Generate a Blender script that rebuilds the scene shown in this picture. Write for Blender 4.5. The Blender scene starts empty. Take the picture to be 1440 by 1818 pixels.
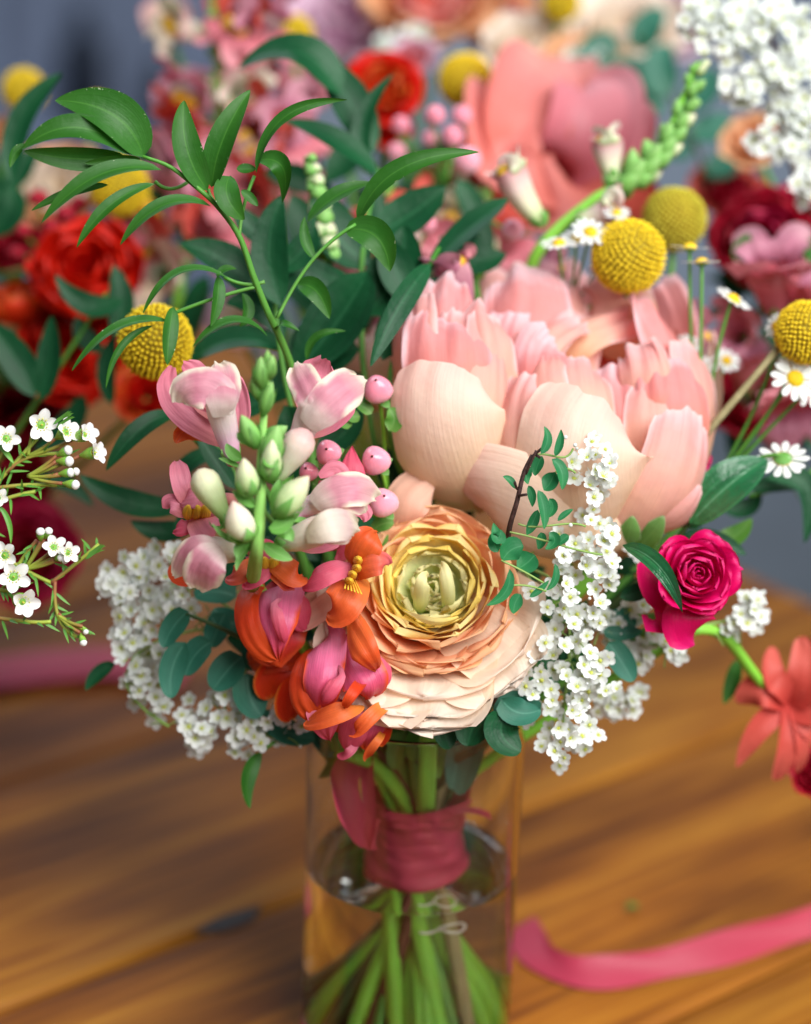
import bpy, math, random
import numpy as np
from mathutils import Vector, Matrix

random.seed(7); RNG = np.random.default_rng(7)
scene = bpy.context.scene
COL = scene.collection
rad = math.radians

# ------------------------------------------------------------------ camera
FPX, PX0, PY0 = 4053.0, 720.0, 909.0          # focal length and principal point, photo pixels
WATER_Z = 0.105                                # water level in the vase (vase stands on the origin)
_p, _r = rad(22.0), rad(1.9)
F = np.array([0, math.cos(_p), -math.sin(_p)])
_R0 = np.array([1.0, 0, 0]); _U0 = np.array([0, math.sin(_p), math.cos(_p)])
R = math.cos(_r) * _R0 + math.sin(_r) * _U0
U = math.cos(_r) * _U0 - math.sin(_r) * _R0
CAM = np.array([0, 0, WATER_Z]) - 1.10 * (F + R * (10 / FPX) + U * ((PY0 - 1530) / FPX))
cd = bpy.data.cameras.new('camera'); cam = bpy.data.objects.new('camera', cd); COL.objects.link(cam)
cam.matrix_world = Matrix(((R[0], U[0], -F[0], CAM[0]), (R[1], U[1], -F[1], CAM[1]), (R[2], U[2], -F[2], CAM[2]), (0, 0, 0, 1)))
cd.sensor_fit = 'HORIZONTAL'; cd.sensor_width = 36.0; cd.lens = 36.0 * FPX / 1440.0
cd.clip_start = 0.02; cd.clip_end = 60
cd.dof.use_dof = True; cd.dof.focus_distance = 0.985; cd.dof.aperture_fstop = 3.4; cd.dof.aperture_blades = 7
scene.camera = cam

# ------------------------------------------------------------------ light (indoors, by a window)
world = bpy.data.worlds.new('World'); scene.world = world; world.use_nodes = True
bg = world.node_tree.nodes['Background']; bg.inputs[0].default_value = (0.80, 0.90, 1.0, 1); bg.inputs[1].default_value = 0.15
def window_light(name, loc, target, sx, sy, power, color):
    l = bpy.data.lights.new(name, 'AREA'); l.shape = 'RECTANGLE'; l.size = sx; l.size_y = sy; l.energy = power; l.color = color
    o = bpy.data.objects.new(name, l); COL.objects.link(o); o.location = loc
    d = Vector(target) - Vector(loc); o.rotation_euler = d.to_track_quat('-Z', 'Y').to_euler()
    return o
window_light('window_light', (1.1, -1.3, 2.15), (0.0, 0.05, 0.2), 2.1, 2.1, 160, (1.0, 0.985, 0.96))
window_light('far_window_light', (-1.6, 1.7, 2.0), (0, 0.2, 0.2), 1.2, 1.2, 24, (0.80, 0.90, 1.0))
window_light('far_wall_fill', (-0.3, 2.7, 2.3), (-0.5, 3.1, 0), 1.2, 0.6, 24, (0.85, 0.92, 1.0))  # added fill lamp, not a window, to brighten the far wall
scene.view_settings.view_transform = 'Standard'; scene.view_settings.look = 'None'
scene.view_settings.exposure = 0.04; scene.view_settings.gamma = 1.0
scene.cycles.use_denoising = True
try: scene.cycles.denoiser = 'OPENIMAGEDENOISE'
except Exception: pass
scene.cycles.max_bounces = 14; scene.cycles.transmission_bounces = 12; scene.cycles.transparent_max_bounces = 12
scene.cycles.sample_clamp_indirect = 8.0

# ------------------------------------------------------------------ space helpers
def A3(v): return np.array(v, dtype=float)
def unit(v):
    v = A3(v); n = np.linalg.norm(v); return v / (n if n > 1e-12 else 1)
def P(x, y, dz=0.0):                            # a photo pixel at a distance (m behind the focal plane)
    d = 1.0 + dz
    return CAM + d * (F + R * ((x - PX0) / FPX) + U * ((PY0 - y) / FPX))
def Vd(x, y, z): return unit(x * R + y * U - z * F)   # right, up, towards the camera
def T(x, y, z=0.0):                             # where the ray of a pixel meets the level z
    d = F + R * ((x - PX0) / FPX) + U * ((PY0 - y) / FPX)
    return CAM + d * ((z - CAM[2]) / d[2])
def M(px, dz=0.0): return px * (1.0 + dz) / FPX

# ------------------------------------------------------------------ objects
ROOT = {}
def root(name, label, cat, loc, group=None):
    o = bpy.data.objects.new(name, None); COL.objects.link(o); o.location = Vector(loc); o.empty_display_size = 0.01
    o['label'] = label; o['category'] = cat
    if group: o['group'] = group
    ROOT[o] = A3(loc); return o
def tag(o, label, cat, group=None):
    o['label'] = label; o['category'] = cat
    if group: o['group'] = group
    return o
def mesh_data(name, V, Fc, mats, UV=None, MI=None, smooth=True):
    me = bpy.data.meshes.new(name)
    me.from_pydata(np.asarray(V, float).tolist(), [], Fc)
    if UV is not None:
        ul = me.uv_layers.new(name='UVMap'); idx = np.empty(len(me.loops), dtype=np.int32)
        me.loops.foreach_get('vertex_index', idx); ul.data.foreach_set('uv', np.asarray(UV, dtype=np.float32)[idx].ravel())
    for m in (mats if isinstance(mats, (list, tuple)) else [mats]): me.materials.append(m)
    if smooth: me.polygons.foreach_set('use_smooth', [True] * len(me.polygons))
    if MI is not None: me.polygons.foreach_set('material_index', MI)
    me.update(); return me
def mk(name, V, Fc, mats, parent=None, UV=None, MI=None, smooth=True):
    V = np.asarray(V, float)
    if parent is not None: V = V - ROOT[parent]
    o = bpy.data.objects.new(name, mesh_data(name, V, Fc, mats, UV, MI, smooth)); COL.objects.link(o)
    if parent is not None: o.parent = parent; ROOT[o] = ROOT[parent]
    else: ROOT[o] = A3((0, 0, 0))
    return o
def frame(zdir, roll=0.0):
    z = unit(zdir); a = A3((0, 0, 1)) if abs(z[2]) < .9 else A3((1, 0, 0))
    x = unit(np.cross(a, z)); y = np.cross(z, x); c, s = math.cos(roll), math.sin(roll)
    return x * c + y * s, y * c - x * s, z
def inst(name, me, loc, zdir, parent, roll=None, scale=1.0):
    o = bpy.data.objects.new(name, me); COL.objects.link(o)
    x, y, z = frame(zdir, random.uniform(0, 6.28) if roll is None else roll); loc = A3(loc)
    if parent is not None: o.parent = parent; loc = loc - ROOT[parent]
    x, y, z = x * scale, y * scale, z * scale
    m = Matrix(((x[0], y[0], z[0], loc[0]), (x[1], y[1], z[1], loc[1]), (x[2], y[2], z[2], loc[2]), (0, 0, 0, 1)))
    o.matrix_basis = m; return o
def sub(name, me, parent):
    o = bpy.data.objects.new(name, me); COL.objects.link(o); o.parent = parent; return o

# ------------------------------------------------------------------ shape builders
def spline(pts, s):
    pts = np.asarray(pts, float); n = len(pts); d = np.r_[0, np.cumsum(np.linalg.norm(np.diff(pts, axis=0), axis=1) ** .7)]; d /= d[-1]
    s = np.asarray(s, float)
    if n <= 4:
        out = np.zeros((len(s), pts.shape[1]))
        for i in range(n):
            l = np.ones(len(s))
            for j in range(n):
                if j != i: l *= (s - d[j]) / (d[i] - d[j])
            out += l[:, None] * pts[i]
        return out
    m = np.zeros_like(pts)
    m[1:-1] = (pts[2:] - pts[:-2]) / (d[2:] - d[:-2])[:, None]
    m[0] = (pts[1] - pts[0]) / (d[1] - d[0]); m[-1] = (pts[-1] - pts[-2]) / (d[-1] - d[-2])
    k = np.clip(np.searchsorted(d, s, side='right') - 1, 0, n - 2); h = (d[k + 1] - d[k])[:, None]; t = ((s - d[k])[:, None]) / h
    return (2*t**3-3*t**2+1)*pts[k] + (t**3-2*t**2+t)*h*m[k] + (-2*t**3+3*t**2)*pts[k+1] + (t**3-t**2)*h*m[k+1]
PROF = {
    'leaf':  lambda v: np.clip(v, 0, 1) ** .62 * np.clip(1 - v, 0, 1) ** .78 / .383,
    'lance': lambda v: np.clip(v, 0, 1) ** .5 * np.clip(1 - v, 0, 1) ** .95 / .38,
    'round': lambda v: np.sqrt(np.clip(1 - (2 * np.clip(v, 0, 1) ** .8 - 1) ** 2, 0, 1)),
    'petal': lambda v: np.interp(v, [0, .2, .45, .7, 1], [.30, .55, .86, 1, .95]) * np.sqrt(np.clip(1 - np.clip((v - .62) / .38, 0, 1) ** 2.6, 0, 1)),
    'wide':  lambda v: np.interp(v, [0, .2, .45, .7, 1], [.55, .86, 1, 1, .9]) * np.sqrt(np.clip(1 - np.clip((v - .66) / .34, 0, 1) ** 2.8, 0, 1)),
    'blunt': lambda v: np.interp(v, [0, .2, .45, .7, .88, 1], [.5, .84, 1, .98, .84, .46]),
    'rim':   lambda v: np.interp(v, [0, .15, .4, .7, .9, 1], [.45, .8, 1, 1, .95, .84]),
    'orb':   lambda v: np.sqrt(np.clip(1 - (2 * np.clip(v, 0, 1) ** 1.3 - 1) ** 2, 0, 1)) * .93 + .07 * (1 - v),
    'bract': lambda v: np.interp(v, [0, .25, .6, 1], [.8, 1, .8, 0]) * np.sqrt(np.clip(1 - np.clip((v - .8) / .2, 0, 1) ** 2, 0, 1)),
    'strip': lambda v: np.ones_like(v),
    'spoon': lambda v: np.interp(v, [0, .3, .6, .8, 1], [.16, .45, .9, 1, .95]) * np.sqrt(np.clip(1 - np.clip((v - .7) / .3, 0, 1) ** 2.3, 0, 1)),
}
_sd = [100]
def wob(u, v, fu, fv, rs):
    o = 0
    for k in range(3):
        a = rs.uniform(.6, 1.4, 2); ph = rs.uniform(0, 6.28, 2)
        o = o + np.sin(u * fu * a[0] * (1 + .7 * k) + ph[0] + 1.3 * np.sin(v * fv * a[1] + ph[1])) / (1 + .5 * k)
    return o / 2.1
def blade_geo(pts, hw, N, prof='petal', cup=.3, ruffle=0., rf=4., jag=0., crumple=0., twist=0., fold=0., nu=8, nv=12, seed=None, tipcurl=0., wave=0., frill=0.):
    _sd[0] += 1; rs = np.random.default_rng(_sd[0] if seed is None else seed)
    s = np.linspace(0, 1, nv + 1); v = 1 - (1 - s) ** 1.35
    C = spline(pts, v); e = 1e-3
    Tn = spline(pts, np.minimum(v + e, 1)) - spline(pts, np.maximum(v - e, 0)); Tn /= np.linalg.norm(Tn, axis=1)[:, None] + 1e-12
    N = unit(N); S = np.cross(Tn, N); S /= np.linalg.norm(S, axis=1)[:, None] + 1e-9; Nn = np.cross(S, Tn)
    if twist:
        a = twist * v; c, sn = np.cos(a)[:, None], np.sin(a)[:, None]; S, Nn = S * c + Nn * sn, Nn * c - S * sn
    w = hw * PROF[prof](v); u = np.linspace(-1, 1, nu + 1); UU, VV = np.meshgrid(u, v); wv = w[:, None]
    cv = max(abs(cup), 1e-4); ph = UU * cv
    lat = wv * np.sin(ph) / cv; lift = np.sign(cup) * wv * (1 - np.cos(ph)) / cv
    if fold: lift = lift + fold * wv * np.abs(UU)
    L = np.linalg.norm(np.diff(A3(pts), axis=0), axis=1).sum(); sc = min(hw, L)
    edge = np.clip(np.maximum(VV ** 3, np.abs(UU) ** 3 * np.clip(VV * 2, 0, 1)), 0, 1)
    if ruffle: lift = lift + sc * ruffle * edge * wob(UU, VV, rf, rf, rs)
    if frill: lift = lift + sc * frill * np.clip(VV * 2.2 - 1.2, 0, 1) ** 1.6 * (wob(UU, VV, 13, 3, rs) + .5 * wob(UU, VV, 27, 4, rs))
    if crumple: lift = lift + sc * crumple * np.clip(VV * 3, 0, 1) * wob(UU + .6 * VV, VV, 5, 7, rs)
    if wave: lift = lift + sc * wave * np.sin(VV * 7 + rs.uniform(0, 6)) * UU
    lon = np.zeros_like(UU)
    if prof == 'rim': lon = lon - sc * .16 * VV ** 4 * np.abs(UU) ** 2
    if prof == 'blunt': lon = lon - sc * .46 * VV ** 4 * np.abs(UU) ** 2.2
    if jag: lon = lon + sc * jag * VV ** 5 * (wob(UU, VV * 0, 6, 1, rs) + .4 * wob(UU, VV * 0, 15, 1, rs) + .2 * np.abs(wob(UU, VV * 0, 34, 1, rs)))
    if tipcurl: lift = lift - L * tipcurl * np.clip(VV - .6, 0, 1) ** 2
    X = C[:, None, :] + S[:, None, :] * lat[..., None] + Nn[:, None, :] * lift[..., None] + Tn[:, None, :] * lon[..., None]
    UVs = np.stack([(UU + 1) / 2, VV], -1).reshape(-1, 2)
    fc = [(j*(nu+1)+i, j*(nu+1)+i+1, (j+1)*(nu+1)+i+1, (j+1)*(nu+1)+i) for j in range(nv) for i in range(nu)]
    return X.reshape(-1, 3), fc, UVs
def blade(name, pts, hw, N, mat, parent, **k):
    V, fc, uv = blade_geo(pts, hw, N, **k); return mk(name, V, fc, mat, parent, uv)
def tube_geo(pts, rr, n=8, ns=None, caps=True):
    pts = A3(pts); ns = ns or max(4, 5 * (len(pts) - 1)); s = np.linspace(0, 1, ns + 1); C = spline(pts, s) if len(pts) > 2 else pts[0] + (pts[-1] - pts[0]) * s[:, None]
    rr = np.interp(s, np.linspace(0, 1, len(rr)), rr) if hasattr(rr, '__len__') else np.full(ns + 1, rr)
    Tn = np.gradient(C, axis=0); Tn /= np.linalg.norm(Tn, axis=1)[:, None] + 1e-12
    x, y, _ = frame(Tn[0]); X = []
    ang = np.linspace(0, 2 * np.pi, n, endpoint=False)
    for i in range(ns + 1):
        x = unit(x - Tn[i] * (x @ Tn[i])); y = np.cross(Tn[i], x)
        X.append(C[i] + rr[i] * (np.cos(ang)[:, None] * x + np.sin(ang)[:, None] * y))
    V = np.concatenate(X); fc = [(j*n+i, j*n+(i+1) % n, (j+1)*n+(i+1) % n, (j+1)*n+i) for j in range(ns) for i in range(n)]
    if caps: fc += [tuple(range(n))[::-1], tuple(ns * n + i for i in range(n))]
    uv = np.stack([np.tile(ang / 6.283, ns + 1), np.repeat(s, n)], -1); return V, fc, uv
def tube(name, pts, rr, mat, parent, **k):
    V, fc, uv = tube_geo(pts, rr, **k); return mk(name, V, fc, mat, parent, uv)
POD = {'egg': [(0, .02), (.06, .45), (.2, .82), (.45, 1), (.7, .88), (.88, .55), (.97, .22), (1, .02)],
       'bud': [(0, .02), (.05, .5), (.2, .85), (.4, 1), (.65, .8), (.85, .45), (.95, .2), (1, .02)],
       'cone': [(0, .02), (.03, .22), (.3, .5), (.6, .85), (.85, 1), (1, .92)],
       'drop': [(0, .02), (.04, .3), (.3, .6), (.6, .95), (.8, 1), (.93, .7), (.985, .3), (1, .02)]}
def pod_geo(p0, p1, r, kind='egg', n=12, flat=1.0, lobes=0, lobe_amp=0., bend=None, side=None):
    p0, p1 = A3(p0), A3(p1); pr = np.array(POD[kind]); s = np.r_[0, np.linspace(.03, .97, 10), 1]; q = np.interp(s, pr[:, 0], pr[:, 1]) * r
    x, y, z = frame(p1 - p0)
    if side is not None: x = unit(A3(side) - z * (A3(side) @ z)); y = np.cross(z, x)
    L = np.linalg.norm(p1 - p0); ang = np.linspace(0, 2*np.pi, n, endpoint=False); X = []
    for t, rr in zip(s, q):
        c = p0 + z * L * t + (A3(bend) * math.sin(math.pi * t) if bend is not None else 0); m = 1 + lobe_amp * np.cos(ang * lobes)
        X.append(c + rr * (m * np.cos(ang))[:, None] * x + rr * flat * (m * np.sin(ang))[:, None] * y)
    V = np.concatenate(X); ns = len(s) - 1
    fc = [(j*n+i, j*n+(i+1) % n, (j+1)*n+(i+1) % n, (j+1)*n+i) for j in range(ns) for i in range(n)] + [tuple(range(n))[::-1], tuple(ns*n+i for i in range(n))]
    return V, fc, np.stack([np.tile(ang / 6.283, ns + 1), np.repeat(s, n)], -1)
def pod(name, p0, p1, r, mat, parent, **k):
    V, fc, uv = pod_geo(p0, p1, r, **k); return mk(name, V, fc, mat, parent, uv)
def join(geos):
    V, fc, uv, mi, o = [], [], [], [], 0
    for i, g in enumerate(geos):
        V.append(g[0]); fc += [tuple(a + o for a in f) for f in g[1]]; uv.append(g[2]); mi += [g[3] if len(g) > 3 else 0] * len(g[1]); o += len(g[0])
    return np.concatenate(V), fc, np.concatenate(uv), mi
def lathe_geo(prof, n=48, c=(0, 0, 0)):
    ang = np.linspace(0, 2*np.pi, n, endpoint=False); V = np.concatenate([np.stack([r*np.cos(ang)+c[0], r*np.sin(ang)+c[1], np.full(n, z+c[2])], -1) for r, z in prof]); m = len(prof)
    fc = [(j*n+i, j*n+(i+1) % n, (j+1)*n+(i+1) % n, (j+1)*n+i) for j in range(m-1) for i in range(n)]
    return V, fc, np.stack([np.tile(ang/6.283, m), np.repeat(np.linspace(0, 1, m), n)], -1)
def box_geo(c, hx, hy, hz, ax=(1, 0, 0), ay=(0, 1, 0), az=(0, 0, 1), bev=0.0):
    c, ax, ay, az = map(A3, (c, ax, ay, az)); b = bev; V = []
    lv = [(-hz, b), (-hz + b, 0), (hz - b, 0), (hz, b)] if b else [(-hz, 0), (hz, 0)]
    for z, d in lv:
        for sx, sy in ((-1, -1), (1, -1), (1, 1), (-1, 1)): V.append(c + ax * sx * (hx - d) + ay * sy * (hy - d) + az * z)
    k = len(lv); fc = [(j*4+i, j*4+(i+1) % 4, (j+1)*4+(i+1) % 4, (j+1)*4+i) for j in range(k-1) for i in range(4)] + [(3, 2, 1, 0), tuple((k-1)*4+i for i in range(4))]
    return np.array(V), fc, np.zeros((len(V), 2))

# ------------------------------------------------------------------ materials
def lin(h):
    h = h.lstrip('#'); c = [int(h[i:i+2], 16) / 255 for i in (0, 2, 4)]
    return tuple(x / 12.92 if x <= .04045 else ((x + .055) / 1.055) ** 2.4 for x in c) + (1,)
def node(nt, t, **k):
    n = nt.nodes.new(t)
    for a, b in k.items(): setattr(n, a, b)
    return n
def ramp(nt, stops, interp='LINEAR'):
    r = node(nt, 'ShaderNodeValToRGB'); e = r.color_ramp.elements; r.color_ramp.interpolation = interp
    while len(e) < len(stops): e.new(.5)
    for el, (p, c) in zip(e, stops): el.position = p; el.color = lin(c) if isinstance(c, str) else c
    return r
def mathn(nt, op, a, b=None, c=None):
    m = node(nt, 'ShaderNodeMath', operation=op)
    for i, x in enumerate((a, b, c)):
        if x is None: continue
        if isinstance(x, (int, float)): m.inputs[i].default_value = x
        else: nt.links.new(x, m.inputs[i])
    return m.outputs[0]
def new_mat(name):
    m = bpy.data.materials.new(name); m.use_nodes = True; nt = m.node_tree; return m, nt, nt.nodes['Principled BSDF'], nt.nodes['Material Output']
def organic(name, stops, trans=.28, rough=.5, spec=.3, vein=.18, streak=(26, 2.2), blotch=.16, bump=.12, vary=.06, midrib=None, edge=None, speck=None, coat=0., sss=0., bscale=130, wr=210):
    """petals, leaves, stems: colour runs from base to tip (UV v), fine lengthwise veins, uneven tone, light passes through"""
    if trans >= .25: vein *= .55; streak = (streak[0] * 1.6, streak[1] * 1.3)
    m, nt, bs, out = new_mat(name); lk = nt.links.new
    tc = node(nt, 'ShaderNodeTexCoord'); sp = node(nt, 'ShaderNodeSeparateXYZ'); lk(tc.outputs['UV'], sp.inputs[0]); oi = node(nt, 'ShaderNodeObjectInfo')
    n1 = node(nt, 'ShaderNodeTexNoise'); n1.inputs['Scale'].default_value = bscale; n1.inputs['Detail'].default_value = 3; lk(tc.outputs['Object'], n1.inputs['Vector'])
    rnd = mathn(nt, 'MULTIPLY_ADD', oi.outputs['Random'], vary, -vary / 2)
    v = mathn(nt, 'ADD', mathn(nt, 'MULTIPLY_ADD', n1.outputs[0], blotch, -blotch / 2), mathn(nt, 'ADD', sp.outputs[1], rnd))
    rp = ramp(nt, stops); lk(v, rp.inputs[0]); col = rp.outputs[0]
    def mix(fac, a, b, bt='MIX'):
        x = node(nt, 'ShaderNodeMix', data_type='RGBA', blend_type=bt)
        for s, i in ((fac, 0), (a, 6), (b, 7)):
            if isinstance(s, (int, float)): x.inputs[i].default_value = s
            elif isinstance(s, tuple): x.inputs[i].default_value = s
            else: lk(s, x.inputs[i])
        return x.outputs[2]
    mp = node(nt, 'ShaderNodeMapping'); mp.inputs['Scale'].default_value = (streak[0], streak[1], 1); lk(tc.outputs['UV'], mp.inputs[0])
    ad = node(nt, 'ShaderNodeVectorMath', operation='ADD'); lk(mp.outputs[0], ad.inputs[0]); cb = node(nt, 'ShaderNodeCombineXYZ'); lk(mathn(nt, 'MULTIPLY', oi.outputs['Random'], 40.), cb.inputs[2]); lk(cb.outputs[0], ad.inputs[1])
    n2 = node(nt, 'ShaderNodeTexNoise'); n2.inputs['Scale'].default_value = 1; n2.inputs['Detail'].default_value = 2.5; n2.inputs['Distortion'].default_value = .4; lk(ad.outputs[0], n2.inputs['Vector'])
    vr = ramp(nt, [(.3, (1 - vein,) * 3 + (1,)), (.68, (1 + vein * .4,) * 3 + (1,))]); lk(n2.outputs[0], vr.inputs[0]); col = mix(1., col, vr.outputs[0], 'MULTIPLY')
    un = mathn(nt, 'ABSOLUTE', mathn(nt, 'MULTIPLY_ADD', sp.outputs[0], 2., -1.))
    if edge:
        er = ramp(nt, [(edge[1], (0, 0, 0, 1)), (min(edge[1] + edge[2], 1), (1, 1, 1, 1))])
        tip = mathn(nt, 'POWER', sp.outputs[1], 3.); lk(mathn(nt, 'ADD', mathn(nt, 'MAXIMUM', mathn(nt, 'MULTIPLY', un, mathn(nt, 'MINIMUM', mathn(nt, 'MULTIPLY', sp.outputs[1], 2.), 1.)), tip), mathn(nt, 'MULTIPLY_ADD', n1.outputs[0], .3, -.15)), er.inputs[0]); col = mix(er.outputs[0], col, lin(edge[0]))
    if midrib:
        mr = ramp(nt, [(0, (1, 1, 1, 1)), (.09, (0, 0, 0, 1))]); lk(un, mr.inputs[0]); col = mix(mathn(nt, 'MULTIPLY', mr.outputs[0], .5), col, lin(midrib))
    if speck:
        n3 = node(nt, 'ShaderNodeTexNoise'); n3.inputs['Scale'].default_value = 900; lk(tc.outputs['Object'], n3.inputs['Vector'])
        g = mathn(nt, 'MULTIPLY', mathn(nt, 'GREATER_THAN', n3.outputs[0], .70), mathn(nt, 'GREATER_THAN', un, .88)); col = mix(g, col, lin(speck))
    lk(col, bs.inputs['Base Color']); bs.inputs['Roughness'].default_value = rough; bs.inputs['Specular IOR Level'].default_value = spec
    if coat: bs.inputs['Coat Weight'].default_value = coat; bs.inputs['Coat Roughness'].default_value = .15
    if sss: bs.inputs['Subsurface Weight'].default_value = sss; bs.inputs['Subsurface Radius'].default_value = (.004, .002, .0015); bs.inputs['Subsurface Scale'].default_value = 1.
    if bump:
        bp = node(nt, 'ShaderNodeBump'); bp.inputs['Strength'].default_value = bump; bp.inputs['Distance'].default_value = .0012; n4 = node(nt, 'ShaderNodeTexNoise'); n4.inputs['Scale'].default_value = wr; n4.inputs['Detail'].default_value = 4; lk(tc.outputs['Object'], n4.inputs['Vector']); lk(mathn(nt, 'MULTIPLY_ADD', n4.outputs[0], 1.6, mathn(nt, 'MULTIPLY', n2.outputs[0], .5)), bp.inputs['Height']); lk(bp.outputs[0], bs.inputs['Normal'])
    if trans:
        tr = node(nt, 'ShaderNodeBsdfTranslucent'); hs = node(nt, 'ShaderNodeHueSaturation'); hs.inputs['Saturation'].default_value = 1.15; lk(col, hs.inputs['Color']); lk(hs.outputs[0], tr.inputs[0])
        ms = node(nt, 'ShaderNodeMixShader'); ms.inputs[0].default_value = trans; lk(bs.outputs[0], ms.inputs[1]); lk(tr.outputs[0], ms.inputs[2]); lk(ms.outputs[0], out.inputs[0])
    return m
# ------------------------------------------------------------------ material library
MT = {}
def MO(key, stops, **k): MT[key] = organic(key, stops, **k)
MO('ruscus_leaf', [(0, '38702a'), (.5, '28601a'), (1, '33681f')], trans=.25, rough=.46, spec=.3, vein=.22, streak=(22, 1.2), midrib='4f8a35', speck='b9c9a4', bump=.2, vary=.2)
MO('shaded_leaf', [(0, '175530'), (.5, '0c4426'), (1, '124c2a')], trans=.18, rough=.44, spec=.25, vein=.25, streak=(18, 1.0), midrib='2e6b46', bump=.25, vary=.3)  # darker copy of the ruscus green, with shade and sky tint in the colour
MO('pale_leaf', [(0, '6f9a4a'), (.5, '4f8633'), (1, '5c9038')], trans=.3, rough=.42, vein=.2, streak=(20, 1.2), midrib='86ad62', bump=.2, vary=.2)
MO('blue_leaf', [(0, '2c6650'), (.5, '2b6b57'), (1, '377864')], trans=.2, rough=.5, vein=.15, midrib='5f9d87', bump=.15, vary=.35)
MO('twig_leaf', [(0, '2f7a4c'), (.5, '2a7a4a'), (1, '35854e')], trans=.28, rough=.42, vein=.2, midrib='58a070', bump=.2, vary=.3)
MO('glossy_leaf', [(0, '2f6f3d'), (.5, '1f6038'), (1, '236540')], trans=.15, rough=.3, spec=.5, vein=.45, streak=(9, .4), midrib='6aa27a', bump=.5, vary=.1)
MO('green_stem', [(0, '5d9440'), (1, '4b8a30')], trans=0, rough=.45, vein=.25, streak=(8, 3), sss=.1)
MO('bright_stem', [(0, '86c848'), (1, '78c03a')], trans=0, rough=.42, vein=.2, streak=(8, 3), sss=.1)
MO('dark_stem', [(0, '3a4a26'), (1, '2f4f22')], trans=0, rough=.5, vein=.4, streak=(6, 8))
MO('brown_stem', [(0, '6b4433'), (1, '4a2a22')], trans=0, rough=.7, vein=.5, streak=(5, 14), bump=.5)
MO('twig_bark', [(0, '4c322c'), (1, '3a2726')], trans=0, rough=.8, vein=.5, streak=(4, 20), bump=.8)
MO('tan_stem', [(0, 'a59b72'), (.5, '8f8a5c'), (1, '9d9468')], trans=0, rough=.7, vein=.5, streak=(5, 10), bump=.6)
MO('bud_green', [(0, '6fb04a'), (.6, '86c063'), (1, '9dcc7c')], trans=.2, rough=.55, vein=.2, sss=.15, bump=.1)
MO('sepal_green', [(0, '5f9c3f'), (.5, '6fab50'), (1, '7cb163')], trans=.25, rough=.55, vein=.22, midrib='8cc069', bump=.2, edge=('a9cf96', .85, .15))
MO('bud_pale', [(0, '97c56a'), (.35, 'bcd994'), (.75, 'dfe6bd'), (1, 'e6dcc0')], trans=.25, rough=.45, vein=.12, sss=.2, bump=.35, wr=120)
MO('bud_blush', [(0, 'b9cf8a'), (.3, 'e2e6c8'), (.65, 'ecdcd0'), (1, 'd9a5a5')], trans=.25, rough=.4, vein=.12, sss=.2, bump=.35, wr=120)
MO('snap_tube', [(0, 'd79ab8'), (.3, 'e6bfd2'), (.62, 'f2e6e2'), (1, 'eee6d2')], trans=.3, rough=.36, spec=.45, vein=.13, sss=.15, bump=.35, wr=120)
MO('snap_lobe', [(0, 'f2e8e0'), (.16, 'efdcd8'), (.34, 'da9aaa'), (.6, 'd88fa2'), (.85, 'e6bcbc'), (1, 'f0e4d0')], trans=.4, rough=.42, spec=.4, vein=.2, bump=.45, wr=120, edge=('f2ead6', .62, .25))
MO('snap_white', [(0, 'e9e4cf'), (.5, 'e6dcd0'), (.8, 'dcc2c0'), (1, 'e8e6cc')], trans=.4, rough=.42, spec=.4, vein=.18, bump=.45, wr=120)
MO('bud_white', [(0, 'b9d08a'), (.25, 'e3e8c6'), (.7, 'eee6cf'), (1, 'ecd0c4')], trans=.25, rough=.42, vein=.1, sss=.2, bump=.1)
MO('fuzzy_stem', [(0, '86c35a'), (1, '97cc70')], trans=0, rough=.7, vein=.2, streak=(8, 3), sss=.2)
MO('snap_lip', [(0, 'dd8f8a'), (.5, 'd98297'), (1, 'd97f92')], trans=.3, rough=.45, vein=.18, bump=.35, wr=120)
MO('snap_palate', [(0, 'e8a93c'), (1, 'f0c23c')], trans=.15, rough=.55, vein=.3, sss=.2)
MO('coral_pink', [(0, 'd9487a'), (.3, 'e07fa4'), (.6, 'da5f8a'), (.85, 'd8506c'), (1, 'd9502f')], trans=.3, rough=.4, spec=.4, vein=.25, bump=.35, wr=120, edge=('e2542a', .74, .22))
MO('coral_deep', [(0, 'c03a4c'), (.5, 'cc3a4a'), (.85, 'd2402e'), (1, 'd6502a')], trans=.3, rough=.42, vein=.2, bump=.2, edge=('d8522a', .7, .25))
MO('coral_rose', [(0, 'e08fa5'), (.5, 'd95f78'), (1, 'd4506c')], trans=.3, rough=.42, vein=.2, bump=.35, wr=120)
MO('orange_petal', [(0, 'e89a3c'), (.4, 'e2703a'), (.8, 'dd5a2c'), (1, 'd6622f')], trans=.3, rough=.42, vein=.22, bump=.35, wr=120)
MO('orange_red', [(0, 'd2501f'), (.5, 'd23e1c'), (1, 'e0592a')], trans=.3, rough=.4, vein=.22, bump=.35, wr=120)
MO('orange_coral', [(0, 'eea03a'), (.3, 'e37a44'), (.8, 'dc6250'), (1, 'd9707a')], trans=.3, rough=.42, vein=.2, bump=.22)
MO('peony_cream', [(0, 'd2d092'), (.1, 'efd6ac'), (.45, 'f6dcc0'), (.8, 'f6dccb'), (1, 'f5cfc4')], trans=.42, rough=.5, vein=.07, streak=(40, 2.2), bump=.42, wr=85, blotch=.42, bscale=60)
MO('peony_blush', [(0, 'ecc49a'), (.3, 'f0c2a4'), (.6, 'f3bfae'), (.85, 'f2b4ae'), (1, 'f3c4c6')], trans=.42, rough=.48, vein=.12, streak=(70, 2.6), bump=.42, wr=85, blotch=.42, bscale=60, edge=('f3d3d2', .85, .18))
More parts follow.
